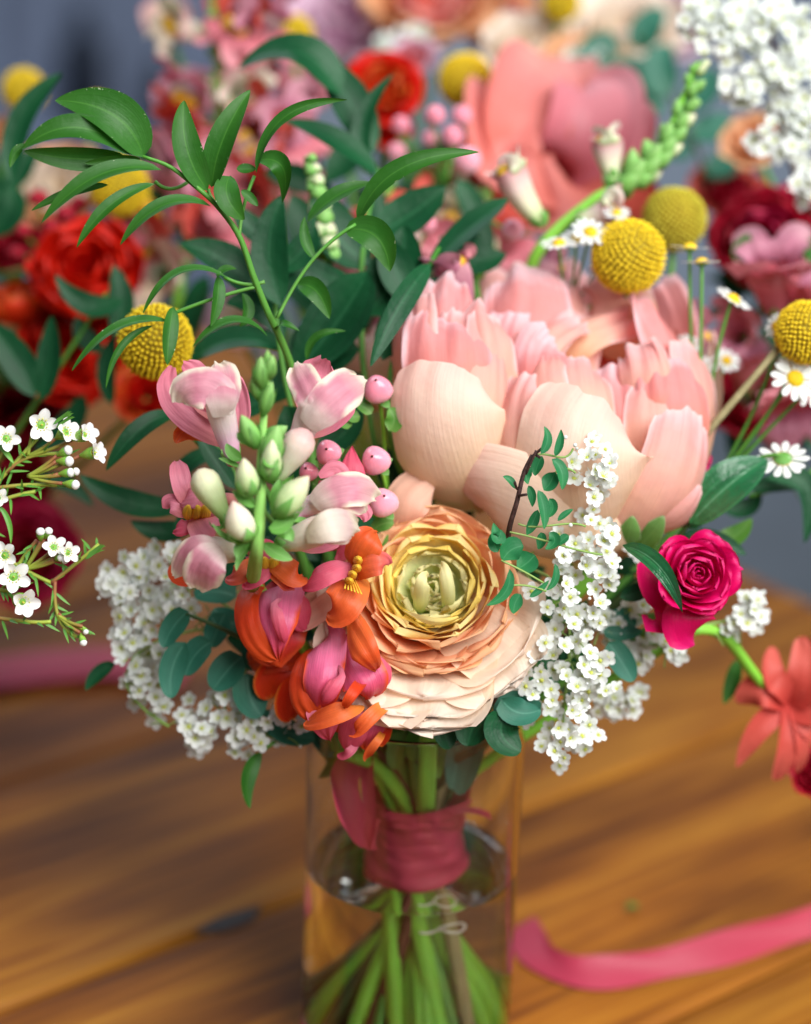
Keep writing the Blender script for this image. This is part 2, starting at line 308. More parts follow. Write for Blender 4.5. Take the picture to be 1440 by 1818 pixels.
MO('peony_pink', [(0, 'eeb790'), (.35, 'f0a48e'), (.62, 'ef9c96'), (.85, 'f0a5a6'), (1, 'f3cad0')], trans=.42, rough=.48, vein=.12, streak=(70, 2.6), bump=.42, wr=85, blotch=.42, bscale=60, edge=('f2cfd6', .82, .2))
MO('peony_coral', [(0, 'e08a4c'), (.4, 'ea8a66'), (.75, 'ee8b80'), (1, 'f0aaa2')], trans=.42, rough=.48, vein=.12, streak=(70, 2.6), bump=.42, wr=85, blotch=.42, bscale=60)
MO('ranunculus_core', [(0, 'b4cc6c'), (.4, 'dfe6a6'), (.8, 'efe9b4'), (1, 'f1e8a8')], trans=.42, rough=.48, vein=.12, bump=.15)
MO('ranunculus_yellow', [(0, 'dde08e'), (.4, 'f3eab4'), (.75, 'f8e89a'), (1, 'f8de74')], trans=.42, rough=.5, vein=.14, bump=.18)
MO('ranunculus_gold', [(0, 'eac477'), (.4, 'f2c78c'), (.75, 'f7cb84'), (1, 'f8d67a')], trans=.42, rough=.5, vein=.14, bump=.18, edge=('f7e39c', .8, .16))
MO('ranunculus_peach', [(0, 'e58f50'), (.4, 'f0a678'), (.75, 'f4b78c'), (1, 'f5c19a')], trans=.42, rough=.5, vein=.05, bump=.10, edge=('f3c596', .86, .12))
MO('ranunculus_cream', [(0, 'eab27c'), (.3, 'f3cba6'), (.65, 'f6e0c8'), (1, 'f6e6d8')], trans=.42, rough=.5, vein=.05, bump=.35, wr=120, blotch=.22)
MO('dusty_peach', [(0, 'cf8f70'), (.5, 'e0ab94'), (1, 'e8c0ac')], trans=.3, rough=.5, vein=.14, bump=.18)
MO('rose_magenta', [(0, 'b8003c'), (.4, 'd40456'), (.8, 'dc0662'), (1, 'e01f74')], trans=.25, rough=.42, vein=.16, bump=.35, wr=120, blotch=.2)
MO('berry_pink', [(0, 'f3d0da'), (.35, 'f1bfcd'), (.7, 'eca3b6'), (1, 'e28a9e')], trans=0, rough=.22, spec=.5, vein=.06, sss=.35, bump=.02, vary=.4, bscale=60)
MO('berry_tip', [(0, '6a3030'), (1, '4a2020')], trans=0)
MO('white_petal', [(0, 'd0dac0'), (.3, 'e4eae4'), (1, 'e9eeee')], trans=.3, rough=.5, vein=.06, bump=.1, vary=.02)
MO('spirea_eye', [(0, 'a5b544'), (1, 'd5cf66')], trans=0, rough=.6)
MO('wax_petal', [(0, 'e3e8d2'), (.3, 'f2f2ee'), (1, 'f7f6f6')], trans=.25, rough=.35, vein=.05, bump=.06, sss=.1)
MO('wax_calyx', [(0, '8fb93f'), (.6, '9cc650'), (1, '6fa53f')], trans=0, rough=.4, sss=.2, vein=.2)
MO('wax_eye', [(0, 'b8bf3a'), (1, 'd9cf5a')], trans=0, rough=.4)
MO('wax_needle', [(0, '4f8a3a'), (1, '6aa33f')], trans=.1, rough=.4)
MO('wax_stem', [(0, '9a5540'), (.5, '93983c'), (1, 'a0b545')], trans=0, rough=.5, vein=.3)
MO('daisy_eye', [(0, 'd9a514'), (1, 'f0cf1f')], trans=0, rough=.7, vein=.2)
MO('craspedia_floret', [(0, 'c99c0c'), (.5, 'ecc916'), (1, 'fae23a')], trans=0, rough=.7, vein=.1, vary=.0, blotch=.3)
MO('craspedia_dull', [(0, '8f8420'), (.5, 'bdb12c'), (1, 'd4cb4c')], trans=0, rough=.75, vein=.1, blotch=.3)
MO('craspedia_core', [(0, '8a7410'), (1, '9a8416')], trans=0, rough=.8)
MO('red_petal', [(0, 'a50c08'), (.5, 'd0140a'), (1, 'e0240f')], trans=.3, rough=.45, vein=.2, bump=.2, blotch=.3)
MO('crimson_petal', [(0, '6a0414'), (.5, '9a0a22'), (1, 'b51230')], trans=.25, rough=.5, vein=.2, bump=.2, blotch=.3)
MO('magenta_petal', [(0, '8a0828'), (.5, 'b3123c'), (1, 'c0204f')], trans=.3, rough=.5, vein=.2, bump=.2, blotch=.3)
MO('mauve_petal', [(0, 'b9718c'), (.5, 'c9869c'), (1, 'd9a3b0')], trans=.3, rough=.45, vein=.18, bump=.2, blotch=.3)
MO('rose_pink', [(0, 'cf6a78'), (.5, 'd9808c'), (1, 'df97a0')], trans=.3, rough=.45, vein=.16, bump=.2, blotch=.3)
MO('salmon_petal', [(0, 'd4604f'), (.4, 'e07f74'), (.8, 'e6908c'), (1, 'e8a49c')], trans=.3, rough=.48, vein=.14, bump=.2, blotch=.3)
MO('lilac_petal', [(0, 'c99ab5'), (.5, 'd9b3cb'), (1, 'e3c8d8')], trans=.3, rough=.5, vein=.12, bump=.15, blotch=.3)
MO('cream_petal', [(0, 'e0c6a2'), (.5, 'ecdcc6'), (1, 'efe2d6')], trans=.3, rough=.5, vein=.1, bump=.15, blotch=.3)
MO('peach_petal', [(0, 'd98f58'), (.5, 'e6a878'), (1, 'ecbc94')], trans=.3, rough=.5, vein=.12, bump=.15, blotch=.3)
MO('red_orange', [(0, 'd85a1c'), (.5, 'cf2f12'), (1, 'd9401c')], trans=.3, rough=.45, vein=.2, bump=.2, blotch=.3, edge=('dd7a2c', .8, .2))
MO('coral_petal', [(0, 'b83a34'), (.5, 'cc5348'), (1, 'd4685c')], trans=.3, rough=.5, vein=.22, bump=.25)
MO('blush_bud', [(0, 'a9c97a'), (.35, 'dfe0bd'), (.7, 'e6cfc6'), (1, 'c98a92')], trans=.25, rough=.45, vein=.15, sss=.1)
MO('ribbon_silk', [(0, 'bf3f5a'), (.5, 'c2435c'), (1, 'c6485c')], trans=.3, rough=.4, spec=.3, vein=.10, streak=(60, 1.0), bump=.1, vary=0, blotch=.05)
MO('string', [(0, 'd9d6c8'), (1, 'e2dfd2')], trans=0, rough=.9)
def plain(name, col, rough=.6, spec=.3, noise=0., nscale=8., metal=0.):
    m, nt, bs, out = new_mat(name); c = lin(col)
    bs.inputs['Roughness'].default_value = rough; bs.inputs['Specular IOR Level'].default_value = spec; bs.inputs['Metallic'].default_value = metal
    tc = node(nt, 'ShaderNodeTexCoord'); n = node(nt, 'ShaderNodeTexNoise'); n.inputs['Scale'].default_value = nscale; n.inputs['Detail'].default_value = 5; nt.links.new(tc.outputs['Object'], n.inputs['Vector'])
    r = ramp(nt, [(.3, tuple(x * (1 - noise) for x in c[:3]) + (1,)), (.7, tuple(min(1, x * (1 + noise)) for x in c[:3]) + (1,))]); nt.links.new(n.outputs[0], r.inputs[0]); nt.links.new(r.outputs[0], bs.inputs['Base Color'])
    MT[name] = m; return m
plain('floor_concrete', '656c74', .6, .3, .25, 2.5)
plain('wall_paint', '97a3b4', .8, .2, .06, 1.0)
plain('trim_paint', 'c3ced8', .6, .3, .05, 2.0)
plain('slate_paint', '77839c', .6, .3, .15, 4.0)
plain('dark_fabric', '2a303c', .9, .1, .3, 20.)
plain('blue_plastic', '1d3f8a', .4, .4, .1, 5.)
def glass(name, ior, col=(1, 1, 1, 1)):
    m, nt, bs, out = new_mat(name); bs.inputs['Transmission Weight'].default_value = 1; bs.inputs['Roughness'].default_value = 0.0; bs.inputs['IOR'].default_value = ior; bs.inputs['Base Color'].default_value = col
    n = node(nt, 'ShaderNodeTexNoise'); n.inputs['Scale'].default_value = 18; b = node(nt, 'ShaderNodeBump'); b.inputs['Strength'].default_value = .05; b.inputs['Distance'].default_value = .002
    tc = node(nt, 'ShaderNodeTexCoord'); nt.links.new(tc.outputs['Object'], n.inputs['Vector']); nt.links.new(n.outputs[0], b.inputs['Height']); nt.links.new(b.outputs[0], bs.inputs['Normal'])
    MT[name] = m
glass('vase_glass', 1.46, (.985, .995, .99, 1)); glass('water', 1.333, (.99, 1, .985, 1))
def wood():
    m, nt, bs, out = new_mat('oiled_wood'); lk = nt.links.new; tc = node(nt, 'ShaderNodeTexCoord'); oi = node(nt, 'ShaderNodeObjectInfo')
    cb = node(nt, 'ShaderNodeCombineXYZ'); lk(mathn(nt, 'MULTIPLY', oi.outputs['Random'], 30.), cb.inputs[0]); lk(mathn(nt, 'MULTIPLY', oi.outputs['Random'], 7.), cb.inputs[2])
    mp = node(nt, 'ShaderNodeMapping'); mp.inputs['Scale'].default_value = (1.6, 14, 14); lk(tc.outputs['Object'], mp.inputs[0])
    ad = node(nt, 'ShaderNodeVectorMath', operation='ADD'); lk(mp.outputs[0], ad.inputs[0]); lk(cb.outputs[0], ad.inputs[1])
    n1 = node(nt, 'ShaderNodeTexNoise'); n1.inputs['Scale'].default_value = 1; n1.inputs['Detail'].default_value = 5; n1.inputs['Distortion'].default_value = 1.2; lk(ad.outputs[0], n1.inputs['Vector'])
    mp2 = node(nt, 'ShaderNodeMapping'); mp2.inputs['Scale'].default_value = (8, 160, 160); lk(tc.outputs['Object'], mp2.inputs[0])
    n2 = node(nt, 'ShaderNodeTexNoise'); n2.inputs['Scale'].default_value = 1; n2.inputs['Detail'].default_value = 4; lk(mp2.outputs[0], n2.inputs['Vector'])
    mp3 = node(nt, 'ShaderNodeMapping'); mp3.inputs['Scale'].default_value = (3, 9, 9); lk(tc.outputs['Object'], mp3.inputs[0])
    n3 = node(nt, 'ShaderNodeTexNoise'); n3.inputs['Scale'].default_value = 1; n3.inputs['Detail'].default_value = 3; lk(mp3.outputs[0], n3.inputs['Vector'])
    r = ramp(nt, [(.25, '3a1c08'), (.42, '6a3b10'), (.56, '895316'), (.75, 'a56e22')]); lk(mathn(nt, 'ADD', n1.outputs[0], mathn(nt, 'MULTIPLY_ADD', n2.outputs[0], .55, -.27)), r.inputs[0])
    st = ramp(nt, [(.30, (.42, .36, .33, 1)), (.5, (.95, .95, .95, 1)), (.72, (1.25, 1.18, 1.05, 1))]); lk(n3.outputs[0], st.inputs[0])
    mx = node(nt, 'ShaderNodeMix', data_type='RGBA', blend_type='MULTIPLY'); mx.inputs[0].default_value = .8; lk(r.outputs[0], mx.inputs[6]); lk(st.outputs[0], mx.inputs[7]); lk(mx.outputs[2], bs.inputs['Base Color'])
    bs.inputs['Roughness'].default_value = .5; bs.inputs['Specular IOR Level'].default_value = .16
    b = node(nt, 'ShaderNodeBump'); b.inputs['Strength'].default_value = .25; b.inputs['Distance'].default_value = .001; lk(n2.outputs[0], b.inputs['Height']); lk(b.outputs[0], bs.inputs['Normal']); MT['wood'] = m
wood()
plain('knot', '2a1710', .5, .3, .3, 60.)

# ------------------------------------------------------------------ setting: floor, wall, table
FLOOR_Z = -0.76
def struct(name, geo, mat):
    o = mk(name, geo[0], geo[1], mat, None, geo[2], smooth=False); o['kind'] = 'structure'; return o
struct('floor', (np.array([(-6, -3, FLOOR_Z), (6, -3, FLOOR_Z), (6, 6, FLOOR_Z), (-6, 6, FLOOR_Z)], float), [(0, 1, 2, 3)], np.zeros((4, 2))), MT['floor_concrete'])
struct('wall', box_geo((0, 3.65, 0.85), 6, .05, 1.65), MT['wall_paint'])
PD = np.array([math.cos(rad(39)), math.sin(rad(39)), 0]); PN = np.array([-PD[1], PD[0], 0]); Z3 = np.array([0, 0, 1.])
tb = root('wooden_table', 'oiled brown wooden plank table that the flowers stand on', 'table', (0, 0, FLOOR_Z))
PW, A_END, A_BEG = .206, .577, -1.35
for i in range(-4, 5):
    b0 = .145 + i * PW; c = PD * ((A_END + A_BEG) / 2) + PN * (b0 + PW / 2) - Z3 * (.0175 + (.0006 if i % 2 else 0))
    o = bpy.data.objects.new('plank', None)
    g = box_geo((0, 0, 0), (A_END - A_BEG) / 2, PW / 2 - .0016, .0175, bev=.0034)
    o = bpy.data.objects.new('plank', mesh_data('plank', g[0], g[1], MT['wood'], g[2], None, False)); COL.objects.link(o); o.parent = tb
    lc = c - ROOT[tb]; o.matrix_basis = Matrix(((PD[0], PN[0], 0, lc[0]), (PD[1], PN[1], 0, lc[1]), (0, 0, 1, lc[2]), (0, 0, 0, 1)))
for a, b in ((A_END - .12, -.55), (A_END - .12, 1.05), (A_BEG + .12, -.55), (A_BEG + .12, 1.05)):
    g = box_geo(PD * a + PN * b + Z3 * ((FLOOR_Z - .0365) / 2), .035, .035, (-.0365 - FLOOR_Z) / 2, PD, PN); mk('leg', g[0], g[1], MT['wood'], tb, g[2], smooth=False)
g = box_geo(PD * (A_END - .10) + PN * .25 - Z3 * .085, .012, .80, .048, PD, PN); mk('apron', g[0], g[1], MT['wood'], tb, g[2], smooth=False)
kc = T(410, 1637); kk = np.stack([kc + PD * (math.cos(a) * .020 * (1 + .2 * math.sin(3 * a))) + PN * (math.sin(a) * .007) + Z3 * .0006 for a in np.linspace(0, 6.28, 21)[:-1]])
mk('knot', kk, [tuple(range(20))], MT['knot'], tb, np.zeros((20, 2)))
# furniture far off in the room, out of focus
def boxes(rt, name, lst, mat):
    for c, h in lst:
        g = box_geo(c, h[0], h[1], h[2], bev=.004); mk(name, g[0], g[1], mat, rt, g[2], smooth=False)
cb = root('slate_cabinet', 'slate blue open shelf unit standing by the far wall', 'shelf', (-.95, 3.2, FLOOR_Z))
boxes(cb, 'side_panel', [((-1.30, 3.46, -.10), (.03, .06, .66)), ((-.84, 3.46, -.10), (.03, .06, .66)), ((-.30, 3.46, -.10), (.03, .06, .66))], MT['slate_paint'])
boxes(cb, 'shelf_board', [((-.80, 3.46, z), (.47, .06, .02)) for z in (-.62, -.34, .30, .58)], MT['slate_paint'])
boxes(cb, 'back_panel', [((-.80, 3.54, -.02), (.50, .01, .63))], MT['slate_paint'])
for c_, h_ in (((-.66, 3.46, -.20), (.045, .04, .115)), ((-.51, 3.46, -.245), (.028, .04, .07))):
    bt = root('dark_patch', 'tall dark shape added on the far shelf' if h_[2] > .1 else 'short dark shape added on the far shelf', 'dark shape', (c_[0], c_[1], c_[2] - h_[2] - .003)); r_ = h_[0]  # added shapes standing for the dark gaps in the blurred furniture
    V, fc, uv = lathe_geo([(.001, 0), (r_, .002), (r_, h_[2] * 1.3), (r_ * .4, h_[2] * 1.6), (r_ * .4, h_[2] * 2), (.001, h_[2] * 2)], 20, ROOT[bt]); mk('body', V, fc, MT['dark_fabric'], bt, uv)
tr = root('door_frame', 'pale painted door frame on the far wall', 'door frame', (-1.6, 3.57, FLOOR_Z))
boxes(tr, 'jamb', [((-1.72, 3.57, .3), (.22, .025, 1.06))], MT['trim_paint'])
BKP = T(1222, 445, FLOOR_Z); bk = root('blue_bucket', 'blue plastic bucket on the floor behind the table', 'bucket', BKP)
V, fc, uv = lathe_geo([(.001, 0), (.10, 0), (.13, .26), (.14, .26), (.14, .275), (.125, .275), (.095, .01), (.001, .01)], 32, BKP); mk('pail', V, fc, MT['blue_plastic'], bk, uv)
tube('handle', [BKP + A3(q) for q in ((-.137, 0, .26), (-.11, -.06, .33), (0, -.09, .36), (.11, -.06, .33), (.137, 0, .26))], .004, MT['dark_fabric'], bk)
BNP = T(1262, 330, FLOOR_Z); bn = root('dark_bench', 'dark low upholstered bench on the grey floor', 'bench', BNP)
boxes(bn, 'cushion', [(BNP + A3((0, 0, .42)), (.34, .16, .16))], MT['dark_fabric']); boxes(bn, 'leg', [(BNP + A3((sx * .30, sy * .13, .125)), (.02, .02, .125)) for sx in (-1, 1) for sy in (-1, 1)], MT['dark_fabric'])

# ------------------------------------------------------------------ vase and water
VR, VH = .0515, .196
vase = root('glass_vase', 'clear glass cylinder vase holding the bound bouquet', 'vase', (0, 0, 0))
def vase_prof(r, h, t=.0028, b=.010): return [(.0005, .0008), (r - .004, .0008), (r - .001, .002), (r, .005), (r, .0055), (r, .008), (r, .06), (r, .12), (r, h - .004), (r, h - .002), (r, h - .0015), (r - .0008, h), (r - t + .0008, h), (r - t, h - .0015), (r - t, h - .002), (r - t, h - .004), (r - t, .12), (r - t, .06), (r - t, b + .007), (r - t, b + .0045), (r - t, b + .004), (r - t - .003, b), (.0005, b)]
V, fc, uv = lathe_geo(vase_prof(VR, VH), 72); mk('body', V, fc, MT['vase_glass'], vase, uv)
wr = VR - .0028 + .0004
V, fc, uv = lathe_geo([(.0003, .0102), (wr - .003, .0102), (wr, .0142), (wr, .0147), (wr, .018), (wr, .06), (wr, WATER_Z - .002), (wr, WATER_Z + .0007), (wr, WATER_Z + .0012), (wr - .0022, WATER_Z + .0002), (wr - .005, WATER_Z), (wr - .006, WATER_Z), (wr - .01, WATER_Z), (.0003, WATER_Z)], 72)
w = mk('vase_water', V, fc, MT['water'], None, uv); tag(w, 'clear water filling the lower part of the glass vase', 'water')
BIND = A3((.002, 0, .124))
def bouquet_stem(rt, head, r, mat, foot_deg, foot_r=.040, via=None, boff=None):
    """one stem from a flower head through the ribbon binding down to the vase floor"""
    r = r * 1.3; a = rad(foot_deg); j = boff if boff is not None else (-math.cos(a) * random.uniform(.002, .012), -math.sin(a) * random.uniform(.002, .012))
    b = BIND + A3((j[0], j[1], 0)); f = A3((math.cos(a) * foot_r, math.sin(a) * foot_r, .0125 + r))
    head = A3(head); m = via if via is not None else head * .45 + (b + A3((0, 0, .03))) * .55
    return tube('stem', [head, m, b + A3((0, 0, .012)), b - A3((0, 0, .012)), f], [r * .8, r * .95, r, r, r * 1.05], mat, rt, n=8, ns=24)
# ------------------------------------------------------------------ flower builders
BQ = 'flowers of the bouquet in the vase'
def px(pts): return [P(*q) for q in pts]
def petal(rt, pts, hw, N, mat, name='petal', dz=0., **k):
    """a petal or leaf along photo points (x, y, metres behind the focal plane)"""
    return blade(name, px(pts), M(hw, pts[len(pts)//2][2]), Vd(*N), MT[mat], rt, **k)
def leaf(rt, b, m, t, hw, dz, mat='shaded_leaf', N=(0, .35, 1), name='leaf', **k):
    d = dz if hasattr(dz, '__len__') else (dz, dz, dz)
    kw = dict(prof='leaf', cup=.25, fold=.12, nu=6, nv=14, wave=.05); kw.update(k)
    return blade(name, [P(b[0], b[1], d[0]), P(m[0], m[1], d[1]), P(t[0], t[1], d[2])], M(hw, d[1]), Vd(*N), MT[mat], rt, **kw)

# --- craspedia (billy buttons)
def craspedia_mesh(key, mat):
    geos = []; n = 560
    for i in range(n):
        z = 1 - 2 * (i + .5) / n; a = i * 2.399963; q = math.sqrt(1 - z * z); d = unit(np.array([q * math.cos(a), q * math.sin(a), z]) + RNG.normal(0, .012, 3)); hh = random.uniform(-.02, .03)
        x, y, _ = frame(d); r = .064 * random.uniform(.85, 1.12); d = d * (1 + hh); ang = np.linspace(0, 2*np.pi, 5, endpoint=False) + i
        ring0 = d * .93 + r * .8 * (np.cos(ang)[:, None] * x + np.sin(ang)[:, None] * y); ring1 = d * 1.0 + r * .78 * (np.cos(ang)[:, None] * x + np.sin(ang)[:, None] * y)
        V = np.concatenate([ring0, ring1, [d * (1.03 + .025 * random.random())]])
        geos.append((V, [(j, (j+1) % 5, 5+(j+1) % 5, 5+j) for j in range(5)] + [(5+j, 5+(j+1) % 5, 10) for j in range(5)], np.stack([np.zeros(11), np.r_[np.zeros(5), np.full(5, .6), 1]], -1)))
    V, fc, uv, _ = join(geos); return mesh_data(key, V, fc, MT[mat], uv, smooth=False)
CRA = craspedia_mesh('florets', 'craspedia_floret'); CRD = craspedia_mesh('florets_dull', 'craspedia_dull')
V, fc, uv = lathe_geo([(math.sin(t) * .95 + 1e-4, -math.cos(t) * .95) for t in np.linspace(0, math.pi, 13)], 20); CRC = mesh_data('craspedia_core', V, fc, MT['craspedia_core'], uv)
def craspedia(x, y, dz, r, label, stem_to=None, axis=(0, .8, .5), dull=False, group='yellow globe flowers', foot=None, smat='green_stem', via=None):
    c = P(x, y, dz); R_ = M(r, dz); rt = root('craspedia', label, 'flower', c, group)
    h = inst('flower_head', CRC, c, Vd(*axis), rt, 0., R_); fl = sub('florets', CRD if dull else CRA, h); fl['kind'] = 'stuff'
    ax = Vd(*axis)
    if foot is not None: bouquet_stem(rt, c - ax * R_ * .9, .0016, MT[smat], foot, via=via)
    elif stem_to is not None: tube('stem', [c - ax * R_ * .9, (c - ax * R_ * 3) * .6 + A3(stem_to) * .4, stem_to], .0016, MT[smat], rt)
    return rt

# --- five-petalled little white blossom (spirea)
def star_mesh(key, n, prof, L, hw, mat, lift, cup, petal_n=(5, 6), tilt=.25, ruf=.05):
    geos = []
    for k in range(n):
        a = k * 2 * math.pi / n + random.uniform(-.08, .08); o = np.array([math.cos(a), math.sin(a), 0]); l = L * random.uniform(.92, 1.08); t = tilt + random.uniform(-.1, .1)
        pts = [o * .10 * L + A3((0, 0, -.02 * L)), o * l * .55 + A3((0, 0, lift * L * .6)), o * l + A3((0, 0, lift * L + (t - .25) * L * .3))]
        geos.append(blade_geo(pts, hw, A3((0, 0, 1)), prof=prof, cup=cup, ruffle=ruf, nu=petal_n[0], nv=petal_n[1]))
    V, fc, uv, _ = join(geos); return mesh_data(key, V, fc, mat, uv)
BLO = [star_mesh('blossom', 5, 'orb', 1., .43, MT['white_petal'], l, c) for l, c in ((.12, .35), (.3, .5), (.02, .3), (.55, .6))]
def eye_mesh():
    geos = []; V, fc, uv = lathe_geo([(.001, .12), (.12, .10), (.2, .03), (.22, -.04)], 10); geos.append((V, fc, uv, 0))
    for k in range(12):
        a = k * .5236 + random.uniform(-.2, .2); o = np.array([math.cos(a), math.sin(a), 0]); p = [o * .16 + A3((0, 0, .02)), o * random.uniform(.3, .42) + A3((0, 0, random.uniform(.22, .34)))]
        geos.append(tube_geo(p, .012, n=3, ns=1)); V, fc, uv = pod_geo(p[1] - A3((0, 0, .03)), p[1] + A3((0, 0, .04)), .032, n=4); geos.append((V, fc, uv, 0))
    V, fc, uv, mi = join(geos); return mesh_data('eye', V, fc, MT['spirea_eye'], uv)
EYE = eye_mesh()
BUDM = mesh_data('blossom_bud', *(lambda g: (g[0], g[1], MT['white_petal'], g[2]))(pod_geo((0, 0, 0), (0, 0, .5), .24, n=8)))
def spirea_blossoms(rt, centres, dz, r, face=(0, .25, 1), spread=.55, dup=1, stalk_to=None, djit=.010, jit=12):
    for (x, y) in centres:
        for q in range(1 + dup):
            jx, jy = (0, 0) if q == 0 else (random.uniform(-1, 1) * jit * 1.8, random.uniform(-1, 1) * jit * 1.8)
            d = (dz(x, y) if callable(dz) else dz) + (random.uniform(-.003, .003) if q == 0 else random.uniform(.004, djit + .006))
            c = P(x + jx, y + jy, d); f = Vd(face[0] + random.uniform(-spread, spread), face[1] + random.uniform(-spread, spread), face[2])
            o = inst('blossom', random.choice(BLO), c, f, rt, None, M(r, d) * random.uniform(.74, 1.1)); e = sub('eye', EYE, o)
            if random.random() < .3: inst('blossom_bud', BUDM, P(x + random.uniform(-20, 20), y + random.uniform(-20, 20), d - .002), f, rt, None, M(r, d) * random.uniform(.6, 1.))
            if stalk_to is not None and q == 0:
                s = stalk_to(x, y); tube('stalk', [c - f * .001, (c + s) / 2 + A3((0, 0, -.002)), s], .00035, MT['pale_stem'], rt, n=4, ns=4)
MO('pale_stem', [(0, '8fa860'), (1, '7da050')], trans=0, rough=.5)

# --- daisy (feverfew)
RAY = star_mesh('rays', 13, 'spoon', 1., .155, MT['white_petal'], .02, .3, (3, 6))
V, fc, uv = lathe_geo([(.001, .26), (.13, .24), (.26, .17), (.34, .05), (.36, -.04)], 16); DEYE = mesh_data('disc', V, fc, MT['daisy_eye'], uv)
V, fc, uv = lathe_geo([(.001, -.22), (.12, -.2), (.3, -.08), (.34, -.03)], 12); DCAL = mesh_data('calyx', V, fc, MT['sepal_green'], uv)
def daisy_heads(rt, lst, hub, hub_r=.0009):
    for (x, y, dz, r, ax) in lst:
        c = P(x, y, dz); a = Vd(*ax); h = inst('daisy', RAY, c, a, rt, None, M(r, dz)); sub('disc', DEYE, h); sub('calyx', DCAL, h)
        e = c - a * M(r, dz) * .2; tube('stalk', [e, e - a * M(40, dz) * .6 + (hub - e) * .2, hub], hub_r, MT['green_stem'], rt, n=6)

# --- snapdragon floret
def floret(rt, base, mouth, dorsal, r, mats, name='floret', lobe=1., openness=1., calyx=True, seed=0, palate=True, ruff=.22):
    base, mouth = A3(base), A3(mouth); Ax = unit(mouth - base); D = A3(dorsal); D = unit(D - Ax * (D @ Ax)); S = np.cross(Ax, D); L = np.linalg.norm(mouth - base)
    n, ns = 18, 12; ang = np.linspace(0, 2*np.pi, n, endpoint=False); X = []
    for i in range(ns + 1):
        t = i / ns; q = r * (.34 + .66 * (t ** .75)) * (1 - .10 * max(0, t - .8) * 5); c = base + Ax * L * t - D * (.22 * r * math.sin(math.pi * t)) ; m = 1 + .07 * np.cos(2 * ang) * t + .05 * np.cos(5 * ang + seed)
        X.append(c + q * (m * np.cos(ang))[:, None] * S * 1.02 + q * (m * np.sin(ang))[:, None] * D * .92)
    V = np.concatenate(X); fc = [(j*n+i, j*n+(i+1) % n, (j+1)*n+(i+1) % n, (j+1)*n+i) for j in range(ns) for i in range(n)]
    tb_ = mk(name, V, fc, MT[mats[0]], rt, np.stack([np.tile(ang/6.283, ns+1), np.repeat(np.linspace(0, 1, ns+1), n)], -1))
    rs = random.Random(seed); o = openness
    for s in (-1, 1):
        j = rs.uniform(-.12, .12)
        p0 = mouth + D*.62*r + S*s*.38*r - Ax*.35*r; p1 = mouth + D*(.80+.1*o)*r + S*s*(.55+j)*r*lobe + Ax*.35*r; p2 = mouth + D*(.75+.75*o)*r*lobe + S*s*(.75+.35*o+j)*r*lobe + Ax*.55*r; p3 = mouth + D*(.62+1.0*o+j)*r*lobe + S*s*(.8+.7*o)*r*lobe + Ax*(.45-.35*o)*r
        blade('upper_lobe', [p0, p1, p2, p3], .80*r*lobe, Ax*.7 - D*.5 - S*s*.2, MT[mats[1]], tb_, prof='wide', cup=.5, ruffle=ruff, rf=4, crumple=.05, jag=.12, nu=12, nv=14)
    for k in (-1, 0, 1):
        j = rs.uniform(-.1, .1)
        p0 = mouth - D*.60*r + S*k*.42*r - Ax*.3*r; p1 = mouth - D*(.78)*r + S*k*.6*r*lobe + Ax*.3*r; p2 = mouth - D*(.8+.55*o)*r*lobe + S*k*(.8+j)*r*lobe + Ax*.35*r; p3 = mouth - D*(.85+.85*o+j)*r*lobe + S*k*(.95+.2*o)*r*lobe - Ax*.05*r
        blade('lower_lobe', [p0, p1, p2, p3], .58*r*lobe, Ax*.8 + D*.3, MT[mats[2]], tb_, prof='wide', cup=.35, ruffle=ruff, rf=4, crumple=.05, jag=.1, nu=9, nv=12)
    if palate:
        for s in (-1, 1):
            c = mouth - D*.28*r + S*s*.30*r; pod('palate', c - Ax*.45*r, c + Ax*.42*r + D*.1*r, .44*r, MT[mats[3]], tb_, lobes=4, lobe_amp=.06)
    if calyx:
        for k in range(5):
            a = k*1.2566 + .4; o_ = S*math.cos(a) + D*math.sin(a)
            blade('sepal', [base - Ax*.12*r + o_*.12*r, base + Ax*.25*r + o_*.5*r, base + Ax*.75*r + o_*.62*r], .24*r, -o_, MT['sepal_green'], tb_, prof='leaf', cup=.5, nu=4, nv=6)
    return tb_
def bud(rt, p0, p1, r, mat, sepals=5, smat='sepal_green', wrap=.62, kind='bud', name='bud', **k):
    p0, p1 = A3(p0), A3(p1); b = pod(name, p0, p1, r, MT[mat], rt, kind=kind, n=14, lobes=5, lobe_amp=.04, **k); z = unit(p1 - p0); L = np.linalg.norm(p1 - p0); x, y, _ = frame(z)
    for i in range(sepals):
        a = i * 6.283 / max(1, sepals) + .5; o = x * math.cos(a) + y * math.sin(a)
        blade('sepal', [p0 - z*.05*L + o*.15*r, p0 + z*wrap*.4*L + o*1.06*r, p0 + z*wrap*L + o*.95*r], .52*r, -o, MT[smat], b, prof='bract', cup=.55, nu=4, nv=6)
    return b

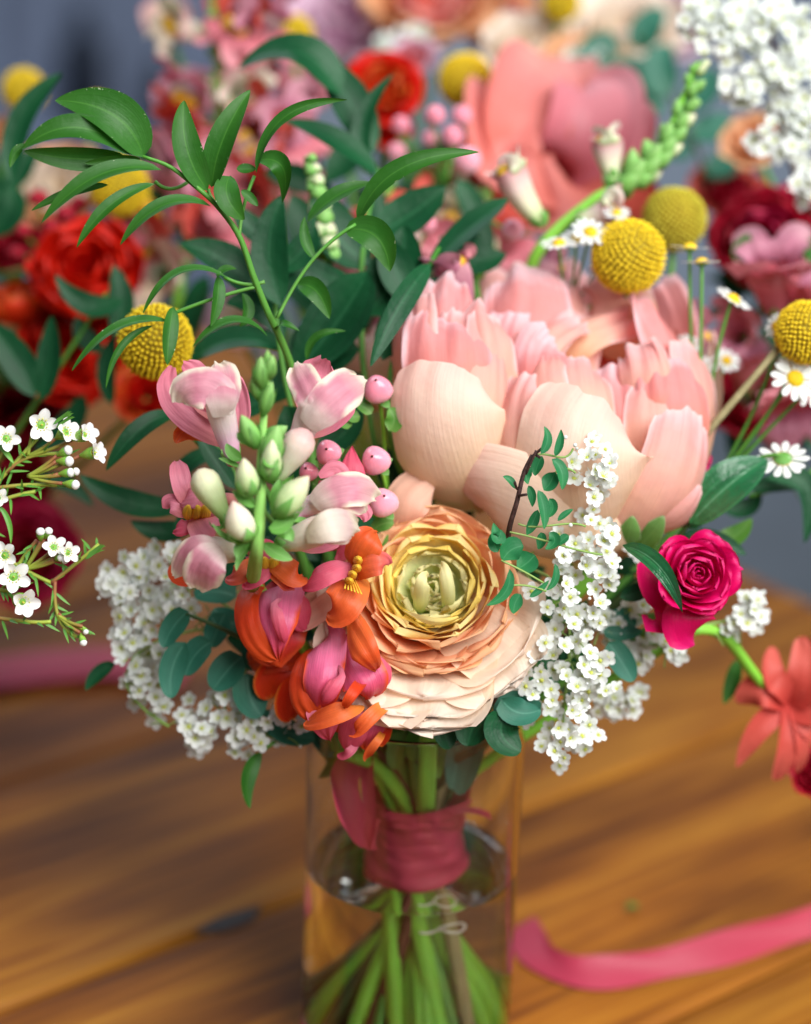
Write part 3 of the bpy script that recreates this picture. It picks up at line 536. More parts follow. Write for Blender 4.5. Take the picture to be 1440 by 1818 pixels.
# --- flower of concentric petal rings
def rings(rt, c, axis, spec, seed=1, name='petal'):
    """spec rows: count, radius, tip height, base depth, half width, material, options"""
    rs = random.Random(seed); x, y, z = frame(axis); c = A3(c)
    for (n, rk, zk, dk, hw, mat, op) in spec:
        op = dict(op); a0 = op.pop('a0', None); arc = op.pop('arc', 6.283); curl = op.pop('curl', .0); bulge = op.pop('bulge', .86); jr = op.pop('jr', .07); a0 = rs.uniform(0, 6.28) if a0 is None else a0
        for k in range(n):
            a = a0 + arc * (k + rs.uniform(-.18, .18)) / n; o = x*math.cos(a) + y*math.sin(a); q = rk*(1 + rs.uniform(-jr, jr)); h = zk + rk*rs.uniform(-jr, jr)
            pts = [c - z*dk + o*rk*.06, c - z*(dk*.62) + o*q*bulge*.78 + z*0, c + z*(h*.55 - dk*.12) + o*q*(bulge + .1 + curl*.3), c + z*h + o*q*(1 + curl)]
            kw = dict(prof='wide', cup=.55, ruffle=.12, rf=5, jag=.08, crumple=.03, nu=10, nv=12); kw.update(op)
            m = mat if isinstance(mat, str) else mat[rs.randrange(len(mat))]
            blade(name, pts, hw*(1 + rs.uniform(-.1, .1)), z*.45 - o, MT[m], rt, **kw)
# ================================================================== the bouquet in the vase
# --- peony
peony = root('peony', 'large peach pink peony with ruffled petals above the vase', 'flower', P(1060, 950, .055), BQ)
def pp(pts, hw, N, mat, **k):
    kw = dict(prof='rim', cup=.9, ruffle=.12, rf=5, crumple=.032, jag=.08, frill=.055, nu=34, nv=28); kw.update(k); kw['jag'] *= 1.1; kw['frill'] *= .9; kw['crumple'] *= .7; hw *= 1.08; pts = [(a_, b_, c_ + .012) for (a_, b_, c_) in pts]; petal(peony, pts, hw, N, mat, **kw)
BK = (0, .15, -1)
# back and hollow
pp([(860, 760, .09), (850, 620, .09), (862, 540, .095), (880, 478, .11)], 72, (.2, 0, -.4), 'peony_blush', cup=.5)
pp([(1010, 780, .115), (1030, 650, .115), (1045, 560, .115), (1062, 488, .125)], 88, (0, 0, 1), 'peony_pink', cup=.45, ruffle=.2)
pp([(1180, 800, .105), (1180, 660, .105), (1170, 580, .105), (1150, 520, .115)], 70, (-.3, 0, 1), 'peony_pink', cup=.45, ruffle=.2)
pp([(1060, 800, .085), (1075, 700, .098), (1090, 620, .102), (1100, 560, .098)], 92, (0, .2, 1), 'peony_coral', cup=.6)
pp([(985, 800, .075), (1010, 700, .09), (1030, 630, .094), (1030, 580, .09)], 70, (.3, .2, 1), 'peony_coral', cup=.6)
pp([(1110, 820, .07), (1150, 720, .085), (1165, 640, .09), (1160, 590, .088)], 62, (-.3, .2, 1), 'peony_coral', cup=.6)
pp([(930, 800, .07), (940, 660, .058), (938, 560, .06), (925, 476, .078)], 82, BK, 'peony_pink', cup=.75, jag=.04)
pp([(980, 780, .075), (990, 640, .075), (985, 560, .08), (990, 492, .095)], 60, (.1, 0, -1), 'peony_blush', cup=.6, ruffle=.2)
pp([(1110, 640, .085), (1100, 575, .08), (1080, 530, .085), (1050, 500, .1)], 70, (0, .3, -1), 'peony_blush', cup=.5, ruffle=.28)
# pale rim folding round the hollow
pp([(950, 720, .045), (948, 650, .045), (975, 600, .05), (1030, 566, .062)], 42, (.5, -.2, -.8), 'peony_blush', cup=.5, ruffle=.25)
pp([(1010, 640, .06), (1035, 600, .06), (1075, 575, .068), (1130, 560, .08)], 38, (.1, -.5, -.8), 'peony_blush', cup=.4, ruffle=.3)
# right-hand folds
pp([(1190, 800, .07), (1215, 700, .062), (1195, 610, .062), (1150, 545, .078)], 66, (-.7, 0, -.6), 'peony_pink', cup=.6, ruffle=.2)
pp([(1150, 800, .045), (1150, 720, .036), (1140, 660, .034), (1125, 612, .044)], 52, (.2, 0, -1), 'peony_blush', cup=.8, ruffle=.3, jag=.2)
pp([(1180, 820, .04), (1175, 740, .030), (1172, 690, .030), (1172, 650, .040)], 46, BK, 'peony_pink', cup=.9, ruffle=.25, jag=.12)
pp([(1215, 850, .045), (1228, 760, .030), (1222, 690, .032), (1205, 640, .046)], 54, (-.4, 0, -1), 'peony_pink', cup=.9, ruffle=.12, jag=.08)
# left lump
pp([(790, 850, .045), (738, 720, .030), (718, 610, .026), (728, 530, .036)], 62, (.75, 0, -.7), 'peony_blush', cup=.8, ruffle=.14, jag=.12)
pp([(830, 800, .05), (800, 650, .034), (790, 560, .036), (792, 492, .05)], 66, BK, 'peony_pink', cup=.8, ruffle=.18, jag=.14)
pp([(860, 820, .045), (858, 680, .022), (850, 600, .022), (845, 545, .036)], 72, (-.1, .1, -1), 'peony_blush', cup=.9, ruffle=.2, jag=.16)
pp([(820, 820, .04), (800, 680, .012), (795, 610, .014), (800, 562, .028)], 88, BK, 'peony_pink', cup=.9, ruffle=.22, jag=.14)
pp([(868, 900, .045), (872, 760, .016), (878, 660, .018), (872, 560, .034)], 52, (-.6, 0, -.8), 'peony_blush', cup=.7, ruffle=.15)
pp([(845, 905, .045), (806, 810, .004), (792, 725, -.004), (802, 645, .002)], 116, (.05, .1, -1), 'peony_cream', cup=1.05, frill=.012, ruffle=.03, jag=.035, crumple=.02)
# middle lump
pp([(1010, 830, .05), (1000, 740, .020), (995, 670, .022), (1000, 616, .042)], 92, BK, 'peony_pink', cup=1.0, ruffle=.16, jag=.12)
pp([(985, 830, .035), (968, 740, .012), (955, 680, .018), (960, 634, .034)], 52, (.4, 0, -.9), 'peony_blush', cup=.8, ruffle=.16, jag=.12)
pp([(1045, 830, .04), (1055, 740, .016), (1050, 680, .022), (1040, 640, .036)], 52, (-.3, 0, -.9), 'peony_blush', cup=.8, ruffle=.16, jag=.1)
pp([(985, 930, .04), (938, 840, .008), (925, 750, .008), (948, 668, .022)], 78, (.35, .1, -.9), 'peony_blush', cup=.95, ruffle=.08, jag=.1, crumple=.02)
pp([(1080, 965, .045), (1052, 870, -.002), (1050, 790, -.008), (1075, 715, .000)], 138, (-.05, .1, -1), 'peony_cream', cup=.95, frill=.016, ruffle=.035, jag=.07, crumple=.02)
# petals that close the gaps between the folds
pp([(900, 900, .05), (902, 780, .030), (905, 680, .034), (905, 590, .046)], 66, BK, 'peony_blush', cup=.6, ruffle=.2)
pp([(905, 880, .06), (915, 740, .046), (925, 640, .05), (940, 560, .06)], 80, BK, 'peony_pink', cup=.5, ruffle=.2)
pp([(1110, 880, .05), (1110, 780, .030), (1105, 710, .034), (1105, 655, .044)], 70, BK, 'peony_pink', cup=.7, ruffle=.22)
pp([(1165, 900, .05), (1175, 800, .026), (1180, 730, .028), (1178, 672, .036)], 70, (-.2, .1, -1), 'peony_blush', cup=.8, ruffle=.16)
pp([(990, 760, .07), (985, 660, .062), (1000, 600, .066), (1020, 545, .078)], 74, BK, 'peony_blush', cup=.5, ruffle=.26)
pp([(1230, 860, .06), (1250, 760, .05), (1245, 680, .05), (1225, 610, .06)], 50, (-.6, .1, -.7), 'peony_blush', cup=.6, ruffle=.14)
pp([(760, 860, .06), (722, 760, .045), (708, 680, .045), (706, 600, .055)], 52, (.8, .1, -.6), 'peony_cream', cup=.6, ruffle=.1)
# outer shell
pp([(1120, 965, .06), (1180, 905, .016), (1215, 830, .012), (1228, 730, .022)], 78, (-.5, .1, -.85), 'peony_blush', cup=.9, ruffle=.07, crumple=.02)
pp([(1090, 968, .06), (1150, 938, .026), (1205, 895, .018), (1235, 850, .022)], 66, (-.3, .4, -.85), 'peony_blush', cup=.8, ruffle=.06, crumple=.02)
pp([(1110, 970, .055), (1000, 935, .006), (910, 888, .002), (815, 868, .022)], 84, (.05, .35, -.95), 'peony_cream', cup=.7, ruffle=.02, crumple=.0, frill=.01)
pp([(1120, 975, .06), (1060, 960, .018), (1000, 935, .016), (950, 900, .03)], 62, (0, .5, -.85), 'peony_cream', cup=.8)
pp([(1190, 850, .1), (1245, 760, .092), (1265, 670, .090), (1268, 590, .096)], 48, (-.7, .1, .6), 'peony_cream', cup=.6, prof='bract', jag=.02)
pp([(660, 730, .085), (632, 670, .08), (620, 630, .082), (632, 592, .09)], 44, (.6, 0, -.7), 'dusty_peach', cup=.7)
pp([(690, 740, .075), (668, 680, .07), (660, 630, .072), (662, 585, .085)], 40, (.6, 0, -.7), 'peony_cream', cup=.7)
pp([(1030, 900, .05), (1000, 800, .045), (990, 720, .055), (1000, 660, .07)], 120, BK, 'peony_coral', cup=.7)
pp([(900, 880, .055), (880, 780, .05), (880, 700, .06), (890, 640, .075)], 110, BK, 'peony_coral', cup=.7)
pp([(1150, 900, .06), (1150, 800, .06), (1140, 740, .07), (1140, 690, .08)], 90, BK, 'peony_coral', cup=.7)
for i, a in enumerate((-.6, .1, .8)): petal(peony, [(1095 + 20*a, 975, .058), (1110 + 50*a, 955, .036), (1115 + 80*a, 915, .026)], 26, (0, .2, -1), 'sepal_green', name='sepal', prof='leaf', cup=.6)
bouquet_stem(peony, P(1095, 975, .06), .0042, MT['bright_stem'], -12, .041)

# --- ranunculus
rn = root('ranunculus', 'open peach ranunculus with yellow green centre in front of the peony', 'flower', P(775, 1060, .03), BQ)
c = P(768, 1040, .012); ax = Vd(-.06, .36, .93); q = M(1.0, .01)
rings(rn, c, ax, [
    (3, 14*q, 2*q, 44*q, 15*q, 'ranunculus_core', dict(curl=-.6, cup=.9, ruffle=.1, jag=.1)),
    (5, 30*q, 0*q, 46*q, 24*q, 'ranunculus_core', dict(curl=-.45, cup=.8, ruffle=.14, jag=.14)),
    (6, 48*q, 4*q, 50*q, 32*q, 'ranunculus_core', dict(curl=-.30, cup=.7, ruffle=.14, jag=.16)),
    (7, 66*q, 12*q, 52*q, 42*q, 'ranunculus_core', dict(curl=-.16, cup=.6, ruffle=.10, jag=.22)),
] + [(6, (78 + 8.5*k)*q, (20 + 2*min(k, 2) - 3*max(0, k-3))*q, (56 + 4*k)*q, (52 + 4*k)*q, 'ranunculus_yellow' if k < 2 else 'ranunculus_gold' if k < 4 else 'ranunculus_peach', dict(curl=-.06 + .03*k, cup=.6, ruffle=.15, rf=3.2, jag=.035, crumple=.015, nu=24, nv=18, jr=.05)) for k in range(6)] + [
    (6, 132*q, 2*q, 84*q, 78*q, 'ranunculus_peach', dict(curl=.08, cup=.5, ruffle=.12, rf=3.5, jag=.04, nu=22, nv=18)),
    (6, 144*q, -10*q, 88*q, 84*q, 'ranunculus_peach', dict(curl=.06, cup=.5, ruffle=.12, rf=3.5, jag=.04, nu=22, nv=18)),
], seed=5)
def rp(pts, hw, N, mat, **k):
    kw = dict(prof='blunt', cup=.55, ruffle=.10, rf=5, crumple=.03, jag=.05, nu=18, nv=18); kw.update(k); petal(rn, pts, hw, N, mat, **kw)
# two folded pale petals in the heart
rp([(752, 1085, .02), (748, 1060, -.002), (752, 1035, -.006), (760, 1022, 0)], 19, (0, .2, -1), 'ranunculus_core', cup=1.2)
rp([(790, 1080, .02), (795, 1050, -.004), (790, 1020, -.006), (782, 1000, 0)], 17, (0, .2, -1), 'ranunculus_core', cup=1.2)
rp([(735, 1085, .02), (742, 1100, -.004), (770, 1108, -.006), (815, 1096, -.002)], 15, (0, .8, -.5), 'ranunculus_yellow', cup=.8, jag=.15)
# drooping outer petals
q = M(1.0, .01); lo = dict(prof='wide', cup=.38, ruffle=.09, crumple=.025, jag=.03, nu=18, nv=18, jr=.05, bulge=.92)
lo.update(ruffle=.10, rf=4, crumple=.02, jag=.025, jr=.04)
rings(rn, c, ax, [(4, 152*q, -8*q, 78*q, 104*q, 'ranunculus_peach', dict(lo, a0=rad(-185), arc=rad(200), curl=.05)),
    (3, 186*q, -20*q, 86*q, 124*q, 'ranunculus_cream', dict(lo, a0=rad(-150), arc=rad(165), curl=.08)), (3, 216*q, -32*q, 92*q, 120*q, 'ranunculus_cream', dict(lo, a0=rad(-128), arc=rad(120), curl=.08)), (2, 246*q, -42*q, 96*q, 104*q, 'ranunculus_cream', dict(lo, a0=rad(-114), arc=rad(70), curl=.08))], seed=23)
rp([(790, 1090, .03), (850, 1130, .006), (895, 1165, .008), (935, 1195, .016)], 70, (-.3, .3, 1), 'ranunculus_cream', prof='wide', cup=.3)
rp([(720, 960, .03), (715, 900, .022), (735, 868, .026), (775, 850, .036)], 44, (.2, -.3, -1), 'dusty_peach', cup=.5, ruffle=.2)
rp([(700, 980, .035), (705, 920, .028), (725, 880, .032), (755, 862, .042)], 40, (.3, -.3, -1), 'dusty_peach', cup=.5)
bouquet_stem(rn, P(775, 1085, .036), .0034, MT['bright_stem'], 70, .036, via=P(760, 1330, .04), boff=(.004, -.012))

# --- hero snapdragon
sn = root('snapdragon', 'pink and white snapdragon spike with green buds at the front of the bouquet', 'flower', P(455, 1000, -.008), BQ)
stp = px([(448, 1040, .004), (456, 975, -.050), (461, 920, -.054), (463, 850, -.056), (466, 770, -.058), (474, 675, -.062)])
tube('spike_stem', stp, [M(13), M(12.5), M(11), M(9), M(7), M(5)], MT['fuzzy_stem'], sn, n=10, ns=24)
ZS = lambda x, y, d: P(280 + x / 3., 600 + y / 3., d)
def sb(name, pts, hw, N, mat, parent, **k): return blade(name, [ZS(*q_) for q_ in pts], M(hw / 3.), Vd(*N), MT[mat], parent, **{**dict(prof='blunt', cup=-.3, ruffle=.16, rf=4, crumple=.06, jag=.06, frill=.02, nu=20, nv=20), **k, **({'cup': k['cup'] * .5} if 'cup' in k else {})})
def throat(pts, rr, side=None, mat='snap_tube'):
    w_ = [ZS(*q_) for q_ in pts]; return tube('floret', w_, [M(r_ / 3.) for r_ in rr], MT[mat], sn, n=18, ns=14)
def sepals(par, b, d, A_, r_):
    b = ZS(*b, d); A_ = Vd(*A_); x_, y_, z_ = frame(A_); r_ = M(r_ / 3.)
    for k in range(5):
        o_ = x_ * math.cos(k*1.257 + .3) + y_ * math.sin(k*1.257 + .3); blade('sepal', [b + o_*.1*r_, b + A_*.5*r_ + o_*.75*r_, b + A_*1.35*r_ + o_*.95*r_], .42*r_, -o_, MT['sepal_green'], par, prof='leaf', cup=.5, nu=4, nv=8)
# upper left floret
f = throat([(400, 660, -.030), (370, 520, -.026), (335, 380, -.030), (310, 270, -.026)], (36, 62, 76, 66)); sepals(f, (410, 660), -.030, (-.3, .8, .2), 60)
sb('lower_lobe', [(390, 560, -.014), (230, 460, -.010), (90, 330, -.010), (80, 150, -.012)], 84, (.3, -.1, 1), 'snap_lip', f, cup=.4)
sb('lower_lobe', [(330, 420, -.012), (220, 260, -.006), (180, 190, -.006), (130, 140, -.010)], 90, (.1, 0, 1), 'snap_lip', f, cup=.3)
sb('lower_lobe', [(400, 560, -.016), (440, 430, -.010), (430, 300, -.010), (380, 170, -.012)], 62, (-.3, 0, 1), 'snap_lip', f, cup=.4)
sb('upper_lobe', [(345, 400, -.040), (285, 270, -.044), (180, 270, -.044), (108, 350, -.036)], 116, (-.1, .2, 1), 'snap_lobe', f, cup=-.7)
sb('upper_lobe', [(345, 420, -.040), (345, 300, -.044), (340, 200, -.038), (312, 130, -.028)], 100, (.2, .1, 1), 'snap_lobe', f, cup=-.6)
sb('palate', [(290, 545, -.006), (210, 500, -.002), (160, 500, -.002), (100, 562, -.006)], 52, (0, .2, 1), 'orange_petal', f, cup=.3)
# upper right floret
f = throat([(700, 690, -.028), (750, 560, -.026), (800, 430, -.030), (850, 300, -.026)], (34, 58, 74, 64)); sepals(f, (690, 690), -.030, (.3, .8, .2), 60)
sb('lower_lobe', [(820, 440, -.012), (850, 260, -.006), (870, 180, -.006), (900, 110, -.010)], 120, (0, 0, 1), 'snap_lip', f, cup=.3)
sb('lower_lobe', [(800, 520, -.016), (900, 470, -.014), (970, 420, -.014), (1050, 330, -.014)], 48, (-.2, .3, 1), 'snap_lip', f)
sb('upper_lobe', [(805, 440, -.040), (810, 320, -.044), (770, 220, -.038), (735, 130, -.028)], 88, (-.2, .1, 1), 'snap_lobe', f, cup=-.6)
sb('upper_lobe', [(795, 470, -.040), (900, 350, -.046), (1010, 260, -.042), (1100, 220, -.032)], 114, (.1, .2, 1), 'snap_lobe', f, cup=-.6)
# right, pink
f = throat([(720, 950, -.026), (790, 905, -.024), (870, 870, -.026), (950, 845, -.024)], (30, 50, 60, 56)); sepals(f, (700, 960), -.030, (.8, .3, .2), 56)
sb('lower_lobe', [(880, 880, -.012), (960, 780, -.006), (960, 720, -.006), (860, 740, -.008)], 62, (0, 0, 1), 'snap_lip', f)
sb('lower_lobe', [(930, 890, -.014), (1040, 900, -.012), (1090, 930, -.012), (1100, 980, -.012)], 60, (0, .3, 1), 'snap_lip', f)
sb('upper_lobe', [(830, 890, -.034), (960, 810, -.040), (1070, 800, -.038), (1172, 850, -.028)], 98, (.1, .3, 1), 'snap_lobe', f, cup=-.6)
sb('upper_lobe', [(930, 880, -.028), (990, 860, -.036), (1050, 880, -.036), (1110, 925, -.030)], 54, (.1, .1, 1), 'snap_lobe', f, cup=.6)
# right, low and white
f = throat([(640, 1090, -.034), (740, 1070, -.038), (840, 1030, -.042), (940, 1000, -.038)], (36, 68, 80, 66), mat='bud_blush'); sepals(f, (620, 1095), -.038, (.8, .1, .2), 62)
sb('lower_lobe', [(760, 1110, -.026), (850, 1100, -.024), (930, 1080, -.024), (990, 1060, -.024)], 50, (0, .3, 1), 'snap_lip', f)
sb('upper_lobe', [(790, 1050, -.050), (910, 1000, -.056), (990, 990, -.052), (1072, 1020, -.042)], 90, (.1, .3, 1), 'snap_white', f, cup=-.7)
sb('upper_lobe', [(850, 1060, -.040), (920, 1050, -.048), (980, 1050, -.048), (1040, 1060, -.040)], 50, (.1, 0, 1), 'snap_lobe', f, cup=-.7)
# lower left
f = throat([(450, 1150, -.026), (380, 1140, -.030), (310, 1130, -.034), (240, 1140, -.030)], (34, 60, 72, 60), mat='bud_blush'); sepals(f, (465, 1150), -.030, (-.8, -.1, .3), 56)
sb('upper_lobe', [(330, 1120, -.040), (210, 1110, -.042), (140, 1170, -.038), (88, 1275, -.030)], 66, (-.2, .2, 1), 'snap_lobe', f)
sb('upper_lobe', [(350, 1140, -.044), (280, 1180, -.050), (235, 1260, -.046), (212, 1345, -.036)], 112, (.1, .3, 1), 'snap_lobe', f, cup=-.6)
# left, open face with yellow palate
f = throat([(400, 860, -.018), (330, 880, -.012), (250, 910, -.010), (190, 920, -.012)], (30, 50, 64, 60), mat='snap_lip')
sb('upper_lobe', [(190, 890, -.014), (140, 820, -.020), (120, 740, -.020), (104, 652, -.014)], 56, (.2, .1, 1), 'snap_lip', f, cup=.5)
sb('upper_lobe', [(260, 890, -.016), (210, 850, -.024), (180, 850, -.024), (130, 870, -.018)], 60, (.1, .4, 1), 'snap_lip', f)
sb('lower_lobe', [(160, 930, -.016), (110, 900, -.020), (80, 880, -.020), (38, 912, -.016)], 52, (.2, .2, 1), 'snap_lip', f)
sb('lower_lobe', [(220, 960, -.016), (250, 1000, -.024), (280, 1040, -.024), (310, 1090, -.018)], 96, (0, .5, 1), 'snap_lip', f)
sb('lower_lobe', [(180, 970, -.014), (150, 1000, -.018), (120, 1010, -.018), (86, 1030, -.014)], 46, (.2, .4, 1), 'coral_rose', f)
for xx in (160, 205, 250): pod('palate', ZS(xx, 960, -.014), ZS(xx + 6, 895, -.026), M(11), MT['snap_palate'], f, n=10)
def zbud(b, t, r_, d, mat, n_=5, wrap=.5, kind='bud'): bud(sn, ZS(b[0], b[1], d), ZS(t[0], t[1], d - .006), M(r_ / 3.), mat, sepals=n_, wrap=wrap, kind=kind)
zbud((380, 990), (215, 700), 80, -.042, 'bud_pale', 4, .24, 'drop'); zbud((630, 770), (800, 488), 84, -.044, 'bud_blush', 4, .22, 'drop')
zbud((470, 1080), (400, 868), 78, -.056, 'bud_white', 4, .42); zbud((630, 950), (805, 735), 76, -.058, 'bud_pale', 5, .62); zbud((490, 840), (458, 640), 62, -.060, 'bud_pale', 5, .55)
zbud((590, 680), (640, 465), 58, -.058, 'bud_green', 5, .7); zbud((525, 580), (445, 410), 52, -.058, 'bud_green', 4, .75); zbud((600, 760), (610, 540), 56, -.060, 'bud_pale', 5, .6); zbud((560, 560), (690, 470), 44, -.054, 'bud_green', 4, .8)
zbud((560, 410), (610, 230), 36, -.062, 'bud_green', 4, .85); zbud((540, 330), (505, 190), 30, -.062, 'bud_green', 3, .85); zbud((555, 270), (550, 100), 42, -.066, 'bud_green', 4, .9); zbud((590, 220), (612, 90), 34, -.068, 'bud_green', 3, .9); zbud((580, 180), (585, 62), 26, -.064, 'bud_green', 3, .9)
for (b, m, t, hw, d) in (((450, 650), (400, 620), (365, 560), 34, -.036), ((440, 690), (380, 660), (325, 640), 16, -.036), ((590, 1010), (650, 1010), (730, 940), 46, -.060), ((560, 1090), (640, 1150), (720, 1180), 40, -.046), ((520, 1100), (450, 1150), (420, 1240), 24, -.048), ((500, 1090), (440, 1120), (430, 1180), 34, -.052), ((640, 1060), (680, 1040), (720, 1085), 44, -.058), ((520, 900), (450, 860), (400, 810), 26, -.058), ((470, 1080), (380, 1070), (290, 985), 18, -.050), ((600, 880), (640, 800), (650, 750), 30, -.050), ((560, 640), (620, 660), (640, 640), 40, -.066), ((545, 720), (590, 700), (630, 650), 30, -.064), ((500, 560), (450, 540), (425, 500), 26, -.060)):
    leaf(sn, *[(280 + q_[0]/3., 600 + q_[1]/3.) for q_ in (b, m, t)], hw / 3., d, 'sepal_green', name='sepal', cup=.5, nu=6, nv=10)
bouquet_stem(sn, P(455, 1040, .012), .0026, MT['bright_stem'], -95, .036, boff=(-.010, -.006))

# --- coral snapdragon florets under it
cs = root('snapdragon', 'hot pink and orange snapdragon spike below the pink and white one', 'flower', P(600, 1150, .03), BQ)
def cp(pts, hw, N, mat, **k):
    kw = dict(prof='wide', cup=.6, ruffle=.14, rf=4, crumple=.05, jag=.06, nu=12, nv=14); kw.update(k); kw['cup'] *= .75; petal(cs, pts, hw, N, mat, **kw)
def cz(pts, hw, N, mat, **k): cp([(400 + x / 2.571, 820 + y / 2.571, d) for (x, y, d) in pts], hw / 2.571, N, mat, **{**dict(nu=16, nv=16), **k})
# closed pair, left
cz([(260, 540, .030), (235, 660, -.002), (235, 780, -.006), (250, 915, .006)], 125, (.05, .2, -1), 'coral_pink', cup=.75, prof='bract', jag=.02)
cz([(175, 545, .016), (92, 650, .0), (112, 780, -.004), (240, 905, .002)], 66, (.35, 0, -.9), 'orange_red', cup=.5, jag=.05)
cz([(310, 560, .024), (330, 640, .004), (340, 700, .004), (372, 765, .010)], 64, (-.3, .1, -1), 'coral_rose', cup=.6)
cz([(250, 640, .0), (235, 700, -.012), (250, 760, -.012), (270, 830, -.006)], 34, (0, .2, -1), 'coral_rose', cup=1.1)
# closed pair, lower
cz([(470, 770, .028), (455, 900, -.008), (440, 1010, -.012), (432, 1140, .0)], 98, (.1, .2, -1), 'coral_pink', cup=.8)
cz([(420, 840, .018), (352, 950, .0), (352, 1080, -.006), (450, 1190, .0)], 72, (.35, 0, -.9), 'orange_red', cup=.6)
cz([(500, 960, -.002), (500, 1010, -.018), (470, 1060, -.018), (440, 1100, -.012)], 40, (.3, .2, -1), 'coral_rose', cup=1.1)
cz([(540, 860, .020), (600, 940, -.008), (640, 1010, -.012), (640, 1075, .0)], 118, (-.1, .2, -1), 'coral_pink', cup=.7)
cz([(690, 880, .014), (720, 930, -.004), (720, 990, -.006), (690, 1050, .0)], 50, (-.4, .1, -1), 'coral_rose', cup=.7)
cz([(545, 715, .010), (590, 800, -.014), (630, 870, -.020), (690, 952, -.010)], 84, (.2, .2, -1), 'orange_petal', cup=.6, prof='round', jag=.03)
cz([(600, 1110, .004), (520, 1140, -.018), (450, 1165, -.016), (362, 1195, -.006)], 56, (0, .5, .8), 'orange_petal', cup=-.4)
cz([(470, 1120, .010), (450, 1180, -.008), (460, 1230, -.006), (480, 1270, .002)], 86, (0, .2, -1), 'coral_rose', cup=.6, prof='bract')
cz([(600, 1050, .004), (580, 1060, -.022), (560, 1090, -.022), (545, 1120, -.016)], 30, (0, .2, 1), 'orange_red', prof='round')
cz([(735, 1118, .004), (670, 1160, -.010), (620, 1210, -.010), (576, 1256, -.004)], 38, (.3, .6, .7), 'orange_petal')
cz([(640, 1080, .018), (600, 1180, .0), (580, 1250, .002), (565, 1320, .010)], 72, (0, .2, -1), 'coral_rose', cup=.8)
cz([(700, 1080, .020), (690, 1170, .004), (670, 1240, .006), (640, 1310, .014)], 66, (-.2, .2, -1), 'coral_pink', cup=.7)
cz([(745, 1120, .02), (742, 1200, .008), (730, 1250, .008), (715, 1300, .012)], 32, (-.4, 0, -1), 'red_orange')
cz([(720, 1230, .01), (690, 1280, .002), (660, 1320, .004), (640, 1365, .010)], 22, (.3, .3, .8), 'orange_petal')
cz([(600, 1290, .01), (560, 1330, .004), (540, 1340, .006), (520, 1330, .010)], 24, (0, .3, .8), 'coral_rose')
cz([(330, 600, .034), (250, 700, .016), (220, 820, .014), (250, 930, .02)], 150, (.1, .2, -1), 'coral_deep', cup=.8)
cz([(560, 860, .034), (520, 980, .014), (510, 1100, .012), (520, 1220, .018)], 190, (.1, .2, -1), 'coral_deep', cup=.8)
cz([(660, 900, .034), (690, 1020, .014), (690, 1120, .014), (660, 1220, .02)], 110, (-.1, .2, -1), 'coral_deep', cup=.8)
# deep red petals behind
cz([(360, 900, .04), (280, 880, .03), (200, 890, .03), (110, 920, .036)], 80, (.2, .2, 1), 'orange_red')
cz([(390, 960, .04), (310, 950, .03), (240, 980, .03), (210, 1080, .036)], 96, (.2, .2, 1), 'red_orange')
cz([(380, 1060, .03), (330, 1040, .026), (300, 1080, .026), (310, 1170, .03)], 80, (.3, .2, 1), 'red_orange')
cz([(560, 600, .026), (470, 650, .012), (410, 700, .010), (325, 762, .014)], 58, (.1, .6, .8), 'dusty_peach')
cz([(500, 580, .035), (420, 620, .026), (360, 660, .026), (285, 690, .03)], 46, (.1, .6, .8), 'dusty_peach')
# open faces with yellow throats
cz([(200, 450, .010), (140, 440, -.004), (170, 410, -.004), (240, 400, .002)], 60, (0, .6, 1), 'coral_rose')
cz([(180, 460, .004), (110, 480, -.010), (60, 510, -.012), (8, 528, -.006)], 50, (.1, .4, 1), 'orange_coral', cup=-.4)
cz([(190, 480, .004), (160, 510, -.012), (120, 540, -.012), (85, 556, -.008)], 46, (0, .4, 1), 'coral_rose', cup=-.4)
cz([(220, 460, .004), (270, 480, -.014), (310, 510, -.016), (352, 520, -.008)], 62, (-.1, .4, 1), 'orange_petal', cup=-.4)
cz([(210, 480, .004), (250, 520, -.012), (280, 550, -.012), (290, 576, -.006)], 40, (0, .4, 1), 'orange_coral', cup=-.4)
for xx in (130, 170, 215): pod('palate', P(400 + xx/2.571, 820 + 500/2.571, .0), P(404 + xx/2.571, 820 + 440/2.571, -.014), M(12), MT['snap_palate'], cs, n=10)
cz([(590, 480, .006), (500, 490, -.014), (430, 525, -.016), (354, 566, -.008)], 58, (0, .5, 1), 'coral_rose', cup=-.5)
cz([(600, 480, .006), (620, 410, -.012), (650, 360, -.014), (690, 322, -.008)], 82, (-.1, 0, 1), 'orange_petal', cup=-.35)
cz([(600, 500, .006), (650, 470, -.012), (700, 460, -.014), (745, 470, -.008)], 60, (-.2, .1, 1), 'orange_coral', cup=-.3)
cz([(590, 540, .006), (560, 600, -.014), (530, 650, -.016), (470, 690, -.006)], 96, (0, .2, 1), 'orange_petal', cup=-.35)
cz([(560, 440, .02), (540, 390, .004), (520, 380, .004), (500, 400, .01)], 70, (.1, 0, 1), 'coral_rose')
cz([(590, 440, .01), (580, 370, -.006), (575, 340, -.006), (580, 310, .0)], 34, (.3, 0, 1), 'dusty_peach')
for (xx, yy) in ((575, 520), (595, 490), (600, 455), (560, 550)): pod('palate', P(400 + xx/2.571, 820 + yy/2.571, -.002), P(404 + xx/2.571, 816 + yy/2.571, -.020), M(9), MT['snap_palate'], cs, n=8)
for k in range(6): tube('stamen', px([(615 + 3*k, 1030, -.01), (612 + 6*k, 1045 + 2*k, -.02)]), M(1.6), MT['snap_palate'], cs, n=4, ns=3)
cp([(626, 870, .02), (625, 840, .002), (624, 815, .004), (626, 790, .010)], 28, (0, 0, -1), 'coral_rose', prof='bract', cup=.7)
